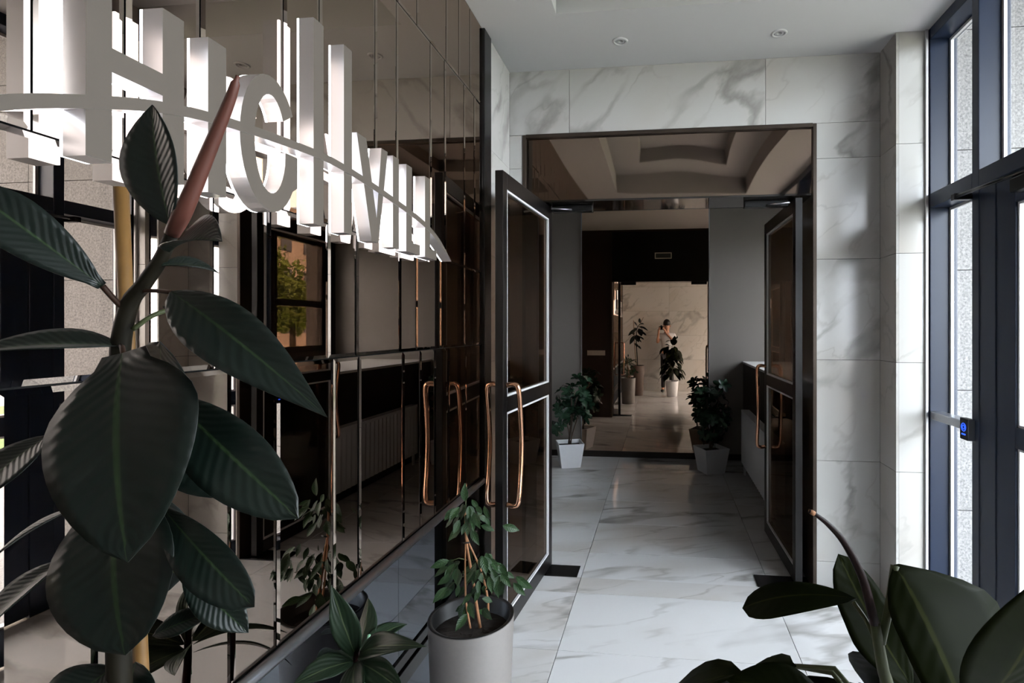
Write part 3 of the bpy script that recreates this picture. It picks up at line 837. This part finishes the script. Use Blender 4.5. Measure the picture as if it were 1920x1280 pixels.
petiole([(248, 618, 0.575), (285, 592, 0.585), (325, 578, 0.60)], 0.0026, 'green_stem')
PL((305, 575, 0.60), (545, 690, 0.64), 40, 34, (0.3, 0.7, 0.6), bow=0.12, fold=0.25, peak=0.55)
petiole([(236, 582, 0.575), (215, 562, 0.565), (192, 536, 0.555)], 0.003)
PL((192, 536, 0.555), (-90, 330, 0.50), 50, 46, (0.25, 0.42, 0.85), bow=0.03, fold=0.10, peak=0.62, basew=0.18)
PL((226, 648, 0.575), (-70, 664, 0.52), 40, 42, (0.05, 0.80, 0.42), bow=0.05, fold=0.30, peak=0.4)
PL((230, 662, 0.545), (240, 1054, 0.48), 158, 118, (0.05, 0.25, 1), bow=0.05, fold=0.10, peak=0.40, tipsharp=0.8, basew=0.3)
PL((318, 742, 0.57), (560, 972, 0.53), 56, 66, (0.3, 0.42, 0.9), bow=0.06, fold=0.14, peak=0.55, tipsharp=0.7)
PL((300, 790, 0.60), (474, 930, 0.60), 60, 66, (0.2, 0.55, 0.75), bow=0.04, fold=0.1, peak=0.5)
PL((226, 905, 0.60), (236, 1228, 0.55), 124, 112, (-0.05, 0.3, 1), bow=0.06, fold=0.12, peak=0.5, tipsharp=0.7, basew=0.2)
PL((306, 952, 0.59), (477, 1138, 0.55), 36, 48, (0.3, 0.4, 0.9), bow=0.05, fold=0.16, peak=0.6, tipsharp=0.6)
petiole([(262, 1085, 0.60), (300, 1072, 0.61), (345, 1070, 0.62)], 0.002, 'green_stem')
PL((343, 1070, 0.62), (466, 1186, 0.62), 36, 32, (0.5, 0.3, 0.8), bow=0.06, fold=0.3, peak=0.55)
PL((286, 1192, 0.60), (398, 1148, 0.62), 24, 24, (0.1, 0.75, 0.6), bow=0.06, fold=0.2, peak=0.5)
PL((95, 815, 0.58), (-80, 960, 0.52), 58, 50, (-0.15, 0.5, 0.85), bow=0.05, fold=0.15, peak=0.5)
PL((142, 952, 0.60), (-15, 1048, 0.56), 22, 26, (-0.35, 0.85, 0.25), bow=0.05, fold=0.25, peak=0.45)
PL((120, 1050, 0.60), (-60, 1210, 0.55), 44, 38, (-0.45, 0.45, 0.75), bow=0.06, fold=0.25, peak=0.45)
PL((214, 1250, 0.60), (60, 1380, 0.55), 60, 60, (-0.1, 0.6, 0.8), bow=0.05, fold=0.2, peak=0.45)
PL((255, 1240, 0.62), (236, 1420, 0.58), 60, 55, (0.0, 0.3, 1), bow=0.05, fold=0.15, peak=0.5)
PL((300, 1300, 0.62), (430, 1480, 0.60), 50, 50, (0.3, 0.5, 0.8), bow=0.05, fold=0.15, peak=0.5)
PL((300, 640, 0.62), (250, 860, 0.80), 60, 60, (0.0, 0.4, -0.9), bow=0.05, fold=0.15, peak=0.5)
PL((250, 900, 0.64), (300, 1120, 0.80), 70, 70, (0.0, 0.4, -0.9), bow=0.05, fold=0.15, peak=0.5)
for b in ((226, 648, 0.575, 232, 668, 0.545), (240, 735, 0.585, 318, 742, 0.57), (244, 790, 0.59, 300, 790, 0.60), (248, 880, 0.595, 228, 905, 0.60), (250, 935, 0.595, 306, 952, 0.59), (252, 950, 0.595, 142, 952, 0.60), (252, 1040, 0.595, 120, 1050, 0.60), (240, 800, 0.59, 95, 815, 0.58)):
    tube('petiole', [pt(*b[:3]), pt((b[0] + b[3]) / 2, (b[1] + b[4]) / 2 - 8, (b[2] + b[5]) / 2), pt(*b[3:])], 0.0024, 'rubber_petiole', rp, sides=7)
sk = empty('bamboo_stake', (RX - 0.02, RY + 0.03, 0.665), 'yellow bamboo stake behind the rubber plant stem', 'stake')
tube('cane', [Vector((RX - 0.02, RY + 0.06, 0.66)), pt(266, 1280, 0.66), pt(246, 820, 0.66), pt(227, 352, 0.66)], 0.0078, 'bamboo', sk, sides=12)
tube('node_ring', [pt(236, 600, 0.66), pt(235.7, 594, 0.66)], 0.0086, 'bamboo', sk, sides=12)

# plant at the lower right
GX, GY = 0.25, 0.66
t = empty('white_pot', (GX, GY, 0), 'round white pot of the big leaved plant near the photographer', 'plant pot')
lathe('body', [(0.115, 0), (0.12, 0.01), (0.155, 0.365), (0.151, 0.37), (0.142, 0.37), (0.130, 0.33)], GX, GY, 'pot_white', t, 48)
lathe('soil', [(0.10, 0.30), (0.126, 0.312), (0.06, 0.318)], GX, GY, 'soil', t, 32, cap_top=True)
gp = empty('big_leaved_plant', (GX, GY, 0.31), 'big leaved green plant with a thin brown spear in a white pot', 'plant')
st = [Vector((GX, GY, 0.31)), Vector((GX + 0.01, GY - 0.01, 0.7)), Vector((GX + 0.01, GY - 0.02, 1.0))] + ppath([(1668, 1330, 0.60), (1655, 1250, 0.595), (1640, 1165, 0.59)])
s2 = smooth_path(st, 30)
tube('stem', s2, [0.010 - 0.0045 * i / 30 for i in range(31)], 'green_stem', gp, sides=9)
s3 = smooth_path(ppath([(1640, 1168, 0.59), (1618, 1085, 0.585), (1585, 1020, 0.58), (1555, 985, 0.575), (1530, 965, 0.57), (1516, 957, 0.57)]), 24)
tube('spear', s3, [0.0055 - 0.0042 * (i / 24) if i < 20 else 0.0022 for i in range(25)], 'spear', gp, sides=9)
tube('spear_tip', [s3[20], s3[22], s3[24]], [0.0026, 0.0027, 0.0014], 'bark', gp, sides=8)
BL = 'big_leaf'
GL = lambda *a, **k: pleaf(gp, BL, *a, **k)
def gpet(lst, r=0.003, mat='green_stem'): tube('petiole', smooth_path(ppath(lst), 10), r, mat, gp, sides=7)
gpet([(1645, 1210, 0.592), (1625, 1165, 0.60), (1600, 1128, 0.61)], 0.0025)
GL((1606, 1122, 0.61), (1392, 1140, 0.66), 40, 26, (0.1, 0.72, 0.55), bow=0.14, fold=0.20, peak=0.68, tipsharp=0.55)
gpet([(1652, 1205, 0.592), (1668, 1130, 0.593), (1678, 1060, 0.60)], 0.0048, 'green_stem')
GL((1678, 1058, 0.60), (1850, 1460, 0.50), 190, 60, (0.15, 0.15, 1), bow=0.06, fold=-0.16, peak=0.32, tipsharp=0.8, wavy=0.03, basew=0.05)
GL((1712, 1290, 0.62), (1572, 1038, 0.66), 58, 46, (0.25, 0.1, 1), bow=-0.05, fold=0.12, peak=0.45, tipsharp=0.55, wavy=0.05)
GL((1830, 1330, 0.50), (1985, 1060, 0.44), 110, 100, (0.2, 0.4, 0.85), bow=0.05, fold=-0.1, peak=0.5)
GL((1560, 1330, 0.60), (1362, 1275, 0.62), 42, 46, (0.0, 0.8, 0.5), bow=0.10, fold=0.15, peak=0.45)
GL((1930, 980, 0.55), (1960, 1150, 0.5), 40, 36, (0.2, 0.4, 0.85), bow=0.05, fold=0.1, peak=0.5)
rng = random.Random(21)
for k in range(64):
    z = rng.uniform(0.50, 1.20); a = rng.uniform(0, 2 * math.pi)
    if z > 0.95 and math.sin(a) < 0.35: a = rng.uniform(0.6, 2.5)
    rad = rng.uniform(0.10, 0.17)
    b = Vector((GX + rad * math.cos(a), GY + rad * math.sin(a) * 0.7, z))
    L = rng.uniform(0.18, 0.25)
    tpt = b + Vector((math.cos(a) * 0.62, math.sin(a) * 0.5, -0.62)).normalized() * L
    if tpt.y < 0.30: continue
    leaf(gp, BL, b, tpt, L * 0.27, L * 0.27, Vector((math.cos(a) * 0.6, math.sin(a) * 0.6, 0.7)), bow=0.10, fold=0.12, nl=8, nw=2)
    tube('petiole', [Vector((GX + 0.008, GY - 0.01, z - 0.03)), (Vector((GX, GY, z)) + b) / 2 + Vector((0, 0, 0.015)), b], 0.003, 'green_stem', gp, sides=6)

# young plant in front of the mirror rail
CX_, CY_ = -0.765, 1.27
round_planter('planter', CX_, CY_, 0.135, 0.11, 0.56, 'round brown planter of the small pointed leaf plant', 'pot_brown', 'tall round planters')
cp = empty('cordyline', (CX_, CY_, 0.505), 'small plant with long pointed green leaves before the mirror rail', 'plant')
tube('stem', smooth_path([Vector((CX_, CY_, 0.5)), Vector((CX_, CY_, 0.65)), pt(668, 1262, 1.352), pt(668, 1200, 1.352)], 16), [0.011 - 0.003 * i / 16 for i in range(17)], 'spear', cp, sides=9)
tube('support_stick', [pt(684, 1290, 1.37), pt(688, 1240, 1.37), pt(692, 1190, 1.37)], 0.004, plain('pale_green', (0.25, 0.50, 0.32), 0.5), cp, sides=8)
CL = 'cord_leaf'
DL = lambda *a, **k: pleaf(cp, CL, *a, **k)
DL((668, 1232, 1.35), (621, 1096, 1.33), 22, 26, (0.35, 0.15, 0.9), bow=0.06, fold=0.3, peak=0.45, tipsharp=1.2)
DL((672, 1232, 1.35), (800, 1212, 1.24), 26, 20, (0.1, 0.7, 0.6), bow=0.14, fold=0.2, peak=0.4, tipsharp=1.2)
DL((672, 1220, 1.36), (764, 1170, 1.48), 18, 18, (-0.1, 0.7, 0.5), bow=0.10, fold=0.3, peak=0.45, tipsharp=1.2)
DL((664, 1240, 1.35), (548, 1284, 1.24), 22, 26, (0.05, 0.75, 0.6), bow=0.10, fold=0.2, peak=0.45)
DL((668, 1240, 1.35), (672, 1350, 1.20), 24, 24, (0.0, 0.6, 0.8), bow=0.12, fold=0.2, peak=0.45)
DL((672, 1242, 1.35), (760, 1300, 1.24), 24, 24, (0.2, 0.7, 0.6), bow=0.10, fold=0.2, peak=0.45)
DL((665, 1230, 1.36), (600, 1190, 1.50), 22, 22, (0.2, 0.7, -0.5), bow=0.10, fold=0.3, peak=0.45)
DL((668, 1225, 1.36), (690, 1120, 1.47), 22, 22, (0.0, 0.3, -0.9), bow=0.08, fold=0.3, peak=0.45)
DL((664, 1245, 1.36), (590, 1250, 1.50), 24, 24, (0.1, 0.8, -0.4), bow=0.14, fold=0.2, peak=0.45)

# ficus in the grey planter
FX, FY = -0.708, 1.935
FZ = 0.55
round_planter('planter', FX, FY, 0.158, 0.135, FZ, 'grey ribbed round planter with black rim holding the small ficus', 'pot_grey', 'tall round planters')
fp = empty('ficus', (FX, FY, FZ - 0.055), 'small leafy ficus with thin orange stems in the grey planter', 'plant')
for pth, r in (([(900, 1176, 2.0), (893, 1130, 2.0), (888, 1095, 2.0), (880, 1050, 2.0), (874, 1010, 2.0), (872, 960, 2.0)], 0.0062),
               ([(915, 1160, 2.04), (914, 1120, 2.04), (902, 1070, 2.03), (880, 1020, 2.01), (873, 1000, 2.0)], 0.005),
               ([(882, 1178, 1.97), (874, 1130, 1.98), (872, 1070, 1.99), (873, 1015, 2.0)], 0.0045)):
    q = smooth_path(ppath(pth), 20)
    tube('stem', q, [r - 0.002 * i / 20 for i in range(21)], 'bark', fp, sides=8)
tube('cable_tie', [pt(868, 1018, 1.985), pt(880, 1017, 1.985)], 0.003, 'black_metal', fp, sides=6)
FLM = [leaf_mesh((0, 0, 0), (0, 0.066, 0), 0.0135, 0.0135, (0, 0, 1), bow=0.06, fold=0.3, peak=0.42, tipsharp=1.25, nl=8, nw=2),
       leaf_mesh((0, 0, 0), (0, 0.052, 0), 0.0115, 0.0115, (0, 0, 1), bow=-0.04, fold=0.25, peak=0.42, tipsharp=1.25, nl=8, nw=2)]
for me in FLM:
    me.materials.append(M['ficus_leaf'])
    for p in me.polygons: p.use_smooth = True
def place_leaf(parent, me, base, direction, up, scale=1.0):
    y = Vector(direction).normalized()
    z = Vector(up); z = (z - y * z.dot(y))
    if z.length < 1e-4: z = Vector((1, 0, 0)) - y * y.x
    z.normalize(); x = y.cross(z)
    o = bpy.data.objects.new('leaf', me)
    COL.objects.link(o)
    o.parent = parent
    o.matrix_local = Matrix.Translation(Vector(base) - world_loc(parent)) @ Matrix((x, y, z)).transposed().to_4x4() @ Matrix.Diagonal((scale, scale, scale, 1))
    return o
rng = random.Random(5)
def ficus_cluster(n, cu, cv, su, sv, sd, droop=0.9):
    for _ in range(n):
        while True:
            a, b, c = rng.uniform(-1, 1), rng.uniform(-1, 1), rng.uniform(-1, 1)
            if a * a + b * b + c * c < 1: break
        p = pt(cu + su * a, cv + sv * b, 2.0 + sd * c)
        d = RV * (a * 0.9 + rng.uniform(-.4, .4)) + FV * (c * 0.9 + rng.uniform(-.4, .4)) + UV_ * (-droop + rng.uniform(-.35, .6))
        up = -FV * 0.6 + UV_ * 0.5 + RV * rng.uniform(-.6, .6)
        place_leaf(fp, rng.choice(FLM), p, d, up, rng.uniform(0.75, 1.1))
ficus_cluster(30, 876, 960, 36, 36, 0.08)
ficus_cluster(62, 892, 1068, 58, 42, 0.13)
ficus_cluster(12, 945, 1085, 24, 25, 0.06)
ficus_cluster(9, 886, 1125, 30, 22, 0.06)
for (u, v, du, dv, dd) in ((842, 1050, -34, 14, -.02), (838, 1100, -26, 30, -.03), (858, 1065, 2, 44, -.05), (872, 940, 0, -32, 0), (888, 960, 14, 34, -.04), (880, 970, -4, 42, -.05), (930, 1085, 6, 40, -.05), (942, 985, 28, 8, .02), (880, 1128, 12, 40, -.06), (876, 1150, -20, 30, -.04), (905, 1140, 18, 22, -.05)):
    p, q = pt(u, v, 1.95), pt(u + du, v + dv, 1.95 + dd)
    place_leaf(fp, FLM[0], p, q - p, -FV + UV_ * 0.4, 1.05)
for (a, b) in (((876, 1050, 2.0), (845, 1052, 1.97)), ((884, 1075, 2.0), (842, 1100, 1.96)), ((900, 1075, 2.02), (938, 1060, 2.02)), ((905, 1085, 2.03), (950, 1095, 2.0)), ((872, 985, 2.0), (905, 965, 1.97)), ((872, 990, 2.0), (846, 1000, 2.02)), ((872, 965, 2.0), (874, 938, 2.0))):
    tube('twig', [pt(*a), (pt(*a) + pt(*b)) / 2 + Vector((0, 0, 0.01)), pt(*b)], 0.0018, 'green_stem', fp, sides=6)

# two bushes in square white pots by the far wall
def square_pot(x, y, rot, label, size=0.29, h=0.28):
    t = empty('square_pot', (x, y, 0), label, 'plant pot', 'square white pots in the lobby')
    R = Matrix.Rotation(rot, 4, 'Z')
    def ring(w, z): return [Vector((x, y, z)) + R @ Vector((a * w / 2, b * w / 2, 0)) for a, b in ((-1, -1), (1, -1), (1, 1), (-1, 1))]
    bm = bmesh.new()
    rs = [ring(size * 0.74, 0), ring(size, h), ring(size - 0.02, h), ring(size - 0.03, h - 0.05)]
    vs = [[bm.verts.new(p) for p in r] for r in rs]
    for A, B in zip(vs, vs[1:]):
        for k in range(4): bm.faces.new((A[k], A[(k + 1) % 4], B[(k + 1) % 4], B[k]))
    bm.faces.new(vs[0][::-1])
    link('body', to_mesh(bm), 'pot_white', t)
    bm = bmesh.new()
    lo = [bm.verts.new(p) for p in ring(size - 0.034, h - 0.06)]; hi = [bm.verts.new(p) for p in ring(size - 0.034, h - 0.045)]
    bm.faces.new(hi); bm.faces.new(lo[::-1])
    for k in range(4): bm.faces.new((lo[k], lo[(k + 1) % 4], hi[(k + 1) % 4], hi[k]))
    link('soil', to_mesh(bm), 'soil', t)
BM_ = leaf_mesh((0, 0, 0), (0, 0.100, 0), 0.027, 0.027, (0, 0, 1), bow=0.05, fold=0.2, peak=0.6, tipsharp=0.6, nl=6, nw=2)
BM_.materials.append(M['bush_leaf'])
for p in BM_.polygons: p.use_smooth = True
def bush(x, y, label, blobs, seed, n=298):
    b = empty('schefflera', (x, y, 0.24), label, 'plant', 'bushy lobby plants')
    rg = random.Random(seed)
    for k in range(4):
        cx, cyy, cz, r = blobs[k % len(blobs)]
        ex = Vector((x + cx, y + cyy, cz))
        q = smooth_path([Vector((x + rg.uniform(-.03, .03), y + rg.uniform(-.03, .03), 0.235)), Vector((x + cx * 0.4 + rg.uniform(-.03, .03), y + cyy * 0.4, 0.24 + (cz - 0.24) * 0.5)), ex], 10)
        tube('stem', q, 0.008, 'bark_dark', b, sides=7)
    tot = sum(r ** 2 for *_, r in blobs)
    cnt = 0
    for cx, cyy, cz, r in blobs:
        m = int(n * r ** 2 / tot / 5)
        for _ in range(m):
            v = Vector((rg.gauss(0, 1), rg.gauss(0, 1), rg.gauss(0, 1))).normalized()
            c = Vector((x + cx, y + cyy, cz)) + v * r * rg.uniform(0.55, 1.0)
            outd = (v + Vector((0, 0, 0.35))).normalized()
            xx, yy = frame_axes(outd)
            ph = rg.uniform(0, 6.28)
            for j in range(5):
                a = ph + j * 2 * math.pi / 5
                d = (xx * math.cos(a) + yy * math.sin(a)) * 0.9 + outd * 0.25
                place_leaf(b, BM_, c, d, outd, rg.uniform(0.7, 1.05))
    return b
square_pot(-1.075, 6.22, 0.32, 'square white pot left of the far mirror', 0.30)
bush(-1.075, 6.22, 'bushy green plant in the white pot left of the far mirror', [(-0.10, 0, 0.62, 0.17), (0.10, -0.03, 0.58, 0.16), (0.02, 0, 0.80, 0.17), (0.12, 0.02, 0.95, 0.13), (-0.12, -0.02, 0.48, 0.10), (0.14, -0.05, 0.75, 0.14)], 11)
square_pot(0.56, 6.14, 0.42, 'square white pot right of the far mirror beside the radiator', 0.30)
bush(0.56, 6.14, 'bushy green plant in the white pot beside the radiator', [(-0.06, 0, 0.60, 0.17), (0.07, -0.02, 0.62, 0.17), (-0.05, 0, 0.82, 0.15), (0.10, -0.05, 0.98, 0.09), (0.02, 0, 0.45, 0.13), (0.06, -0.04, 0.80, 0.13)], 12)

# ------------------------------------------------------------------ the photographer (seen in the far mirror)
def skin_obj(name, pts, edges, radii, mat, parent, root=0, sub=2):
    me = bpy.data.meshes.new(name)
    me.from_pydata([tuple(Vector(p) - world_loc(parent)) for p in pts], edges, [])
    me.materials.append(M[mat])
    o = bpy.data.objects.new(name, me)
    COL.objects.link(o); o.parent = parent
    s = o.modifiers.new('skin', 'SKIN'); s.use_smooth_shade = True
    for i, r in enumerate(radii):
        sv = me.skin_vertices[0].data[i]
        sv.radius = r if isinstance(r, tuple) else (r, r)
        sv.use_root = (i == root)
    m = o.modifiers.new('sub', 'SUBSURF'); m.levels = sub; m.render_levels = sub
    return o
px, py = 0.15, -0.20
pe = empty('person', (px, py, 0), 'standing person in white shirt and dark trousers holding a camera', 'person')
bp = {
 'pel': (px, py, 0.95), 'wst': (px, py, 1.10), 'chs': (px, py - 0.01, 1.34), 'nck': (px - 0.01, py, 1.50), 'nk2': (px - 0.012, py + 0.01, 1.56), 'hd1': (px - 0.012, py + 0.03, 1.63), 'hd2': (px - 0.012, py + 0.02, 1.74),
 'ls': (px - 0.17, py, 1.44), 'le': (px - 0.25, py + 0.05, 1.24), 'lw': (-0.065, -0.085, 1.54), 'lh': (-0.062, -0.055, 1.60),
 'rs': (px + 0.17, py, 1.44), 're': (px + 0.20, py + 0.06, 1.22), 'rw': (0.10, -0.09, 1.53), 'rh': (0.072, -0.055, 1.60),
 'lk': (px - 0.10, py + 0.02, 0.50), 'la': (px - 0.11, py - 0.01, 0.09), 'lt': (px - 0.12, py + 0.12, 0.04), 'lhp': (px - 0.09, py, 0.90),
 'rk': (px + 0.10, py + 0.02, 0.50), 'ra': (px + 0.12, py - 0.01, 0.09), 'rt': (px + 0.14, py + 0.12, 0.04), 'rhp': (px + 0.09, py, 0.90)}
br_ = {'pel': (0.15, 0.10), 'wst': (0.135, 0.09), 'chs': (0.16, 0.10), 'nck': 0.07, 'nk2': 0.052, 'hd1': (0.068, 0.082), 'hd2': (0.078, 0.092),
 'ls': 0.052, 'le': 0.040, 'lw': 0.026, 'lh': (0.03, 0.02), 'rs': 0.052, 're': 0.040, 'rw': 0.026, 'rh': (0.03, 0.02),
 'lhp': 0.085, 'lk': 0.055, 'la': 0.038, 'lt': 0.032, 'rhp': 0.085, 'rk': 0.055, 'ra': 0.038, 'rt': 0.032}
be = [('pel', 'wst'), ('wst', 'chs'), ('chs', 'nck'), ('nck', 'nk2'), ('nk2', 'hd1'), ('hd1', 'hd2'), ('chs', 'ls'), ('ls', 'le'), ('le', 'lw'), ('lw', 'lh'), ('chs', 'rs'), ('rs', 're'), ('re', 'rw'), ('rw', 'rh'), ('pel', 'lhp'), ('lhp', 'lk'), ('lk', 'la'), ('la', 'lt'), ('pel', 'rhp'), ('rhp', 'rk'), ('rk', 'ra'), ('ra', 'rt')]
ks = list(bp)
def sub_body(name, keys, grow, mat, over={}):
    kk = [k for k in ks if k in keys]
    ed = [(kk.index(a), kk.index(b)) for a, b in be if a in kk and b in kk]
    rr = []
    for k in kk:
        r = br_[k]
        r = (r, r) if not isinstance(r, tuple) else r
        rr.append((r[0] + grow, r[1] + grow))
    return skin_obj(name, [over.get(k, bp[k]) for k in kk], ed, rr, mat, pe)
body = sub_body('body', ks, 0.0, 'skin')
sub_body('shirt', ['pel', 'wst', 'chs', 'nck', 'ls', 'le', 'rs', 're'], 0.014, 'shirt', {'le': (px - 0.215, py + 0.025, 1.33), 're': (px + 0.187, py + 0.03, 1.32), 'nck': (px - 0.01, py, 1.475), 'pel': (px, py, 0.99)})
sub_body('trousers', ['pel', 'lhp', 'lk', 'la', 'rhp', 'rk', 'ra'], 0.012, 'trousers')
def ellipsoid(name, c, r, mat, parent, seg=20, cut=None):
    bm = bmesh.new()
    bmesh.ops.create_uvsphere(bm, u_segments=seg, v_segments=seg // 2 + 2, radius=1)
    for v in bm.verts: v.co = Vector((c[0] + v.co.x * r[0], c[1] + v.co.y * r[1], c[2] + v.co.z * r[2]))
    if cut is not None: bmesh.ops.delete(bm, geom=[v for v in bm.verts if cut(v.co)], context='VERTS')
    return link(name, to_mesh(bm), mat, parent, smooth=True)
hx, hy_, hz = px - 0.012, py + 0.025, 1.70
ellipsoid('hair', (hx, hy_ - 0.02, hz + 0.035), (0.092, 0.108, 0.112), 'hair', pe, 24, cut=lambda c: c.z < hz - 0.02 and c.y > hy_ - 0.02)
ellipsoid('nose', (hx, hy_ + 0.095, hz - 0.045), (0.012, 0.016, 0.022), 'skin', pe, 10)
ellipsoid('mouth', (hx, hy_ + 0.083, hz - 0.092), (0.022, 0.008, 0.007), plain('lips', (0.32, 0.12, 0.10), 0.5), pe, 10)
for s in (-1, 1):
    ellipsoid('eye', (hx + s * 0.031, hy_ + 0.083, hz - 0.012), (0.012, 0.008, 0.008), 'hair', pe, 10)
    ellipsoid('ear', (hx + s * 0.084, hy_ - 0.005, hz - 0.03), (0.012, 0.022, 0.032), 'skin', pe, 10)
    ellipsoid('shoe', (px + s * 0.118, py + 0.06, 0.04), (0.048, 0.135, 0.04), 'shoe', pe, 16)
    hc = Vector(bp['lh'] if s < 0 else bp['rh'])
    fr = [(-0.012, 0.024), (0.003, 0.026), (0.018, 0.025), (0.031, 0.02)]
    for k, (dz, L) in enumerate(fr):
        a = hc + Vector((0, 0.004, dz))
        tube('finger', smooth_path([a, a + Vector((-s * 0.018, 0.018, 0.004)), a + Vector((-s * (0.018 + L), 0.020, 0.002))], 8), [0.0085 - 0.002 * i / 8 for i in range(9)], 'skin', pe, sides=8)
    a = hc + Vector((-s * 0.005, -0.012, -0.01))
    tube('thumb', smooth_path([a, a + Vector((-s * 0.016, -0.012, 0.012)), a + Vector((-s * 0.026, -0.012, 0.03))], 8), [0.010 - 0.002 * i / 8 for i in range(9)], 'skin', pe, sides=8)
ck = empty('photo_camera', (0, -0.07, 1.57), 'black camera held up by the person in the white shirt', 'camera')
box('body', -0.062, 0.062, -0.095, -0.055, 1.575, 1.665, 'black_panel', ck, bev=0.008)
box('viewfinder_hump', -0.022, 0.022, -0.09, -0.05, 1.665, 1.69, 'black_panel', ck, bev=0.006)
bm = bmesh.new()
bm_tube(bm, [(0, -0.055, 1.62), (0, -0.035, 1.62), (0, -0.03, 1.62)], [0.034, 0.034, 0.030], 24)
link('lens', to_mesh(bm), 'lens', ck, smooth=False)

# ------------------------------------------------------------------ outside
gr = box('ground', -30, 60, -40, 70, -0.35, -0.16, 'pavement')
tag(gr, 'pale paved ground outside the glazing', 'ground', kind='structure')
step = box('step', XR + 0.08, 4.0, -1.0, 3.36, -0.16, -0.02, 'granite')
tag(step, 'granite step outside the entrance doors', 'step', kind='structure')
pier = box('wall_pier', 1.63, 3.45, 3.40, 3.744, -0.16, 6.0, 'granite')
tag(pier, 'rough pale granite pier outside the narrow glazing', 'wall', kind='structure')
zz = [-0.16, 0.55, 1.26, 1.97, 2.68, 3.39, 4.1]
for a, b in zip(zz, zz[1:]):
    for x0, x1 in ((1.63, 2.54), (2.54, 3.45)):
        box('granite_slab', x0 + 0.002, x1 - 0.002, 3.372, 3.399, a + 0.0025, b - 0.0025, 'granite', pier)
pier2 = box('wall_pier', 2.455, 2.70, 6.66, 7.3, -0.16, 3.72, 'granite')
tag(pier2, 'granite pier beyond the lobby window', 'wall', kind='structure')
for a, b in zip(zz, zz[1:]):
    if b < 3.72: box('granite_slab', 2.456, 2.70, 6.634, 6.659, a + 0.003, b - 0.003, 'granite', pier2)
up_ = boxes('shade_mass', [(-9, 1.62, -8, 10, 3.74, 13), (1.62, 2.45, 3.76, 10, 3.74, 13)], 'granite')  # unseen mass added overhead to keep the sun off the piers
tag(up_, 'added unseen building mass above the entrance shading the granite piers', 'building', kind='structure')
can = box('shade_slab', 1.70, 3.5, -3.5, 3.36, 3.95, 4.12, 'granite')  # unseen slab added so the granite grows darker towards its top
tag(can, 'added unseen stone slab darkening the upper granite outside the doors', 'shade_slab', kind='structure')
gs = box('lawn', 8.5, 15, -20, 60, -0.16, -0.10, 'grass')
tag(gs, 'strip of green lawn across the road', 'grass', kind='structure')
fb = empty('apartment_building', (26, 40, -0.16), 'beige apartment building seen through the lobby window', 'building')
box('wall', 26, 38, 30, 49.5, -0.16, 22, 'beige_facade', fb)
wm = None
for r in range(6):
    for c in range(7):
        y = 31.2 + c * 2.65; z = 1.2 + r * 3.1
        w = box('window', 25.93, 26.0, y, y + 1.15, z, z + 1.75, 'far_window', fb)
box('cornice', 25.7, 26.0, 30, 49.5, 19.9, 20.4, 'beige_facade', fb)
def tree(x, y, h, r, seed, label):
    t = empty('street_tree', (x, y, -0.12), label, 'tree', 'street trees outside')
    tube('trunk', [(x, y, -0.12), (x + 0.05, y, h * 0.4), (x, y + 0.1, h * 0.8)], [0.14, 0.11, 0.05], 'bark_dark', t, sides=8)
    rg = random.Random(seed)
    vs, fs = [], []
    for k in range(2600):
        v = Vector((rg.gauss(0, 1), rg.gauss(0, 1), rg.gauss(0, 1))).normalized() * (rg.uniform(0.15, 1) ** 0.5)
        lump = 0.8 + 0.25 * math.sin(v.x * 7 + seed) * math.sin(v.y * 6 + seed * 2) + 0.15 * math.sin(v.z * 9)
        c = Vector((x, y, h * 0.64)) + Vector((v.x * r * lump, v.y * r * lump, v.z * h * 0.42 * lump))
        a = Vector((rg.gauss(0, 1), rg.gauss(0, 1), rg.gauss(0, 1))).normalized(); b_ = a.cross(Vector((rg.gauss(0, 1), rg.gauss(0, 1), 1))).normalized()
        s = rg.uniform(0.07, 0.14)
        i = len(vs)
        vs += [tuple(c - a * s), tuple(c + b_ * s * 0.6), tuple(c + a * s), tuple(c - b_ * s * 0.6)]
        fs.append((i, i + 1, i + 2, i + 3))
    me = bpy.data.meshes.new('foliage'); me.from_pydata(vs, [], fs)
    o = link('foliage', me, 'tree_leaf', t)
    o['kind'] = 'stuff'
tree(12.3, 18.2, 4.6, 0.85, 3, 'young leafy street tree nearest the lobby window')
tree(12.9, 20.2, 4.2, 0.9, 4, 'second leafy street tree beyond the lobby window')
fe = empty('street_fence', (8.2, 14, -0.16), 'low metal fence along the lawn', 'fence')
for k in range(9):
    tube('fence_post', [(8.2, 9 + k * 1.6, -0.16), (8.2, 9 + k * 1.6, 0.95)], 0.03, 'bark', fe, sides=8)
for z in (0.5, 0.92):
    tube('fence_rail', [(8.2, 9, z), (8.2, 21.8, z)], 0.025, 'bark', fe, sides=8)
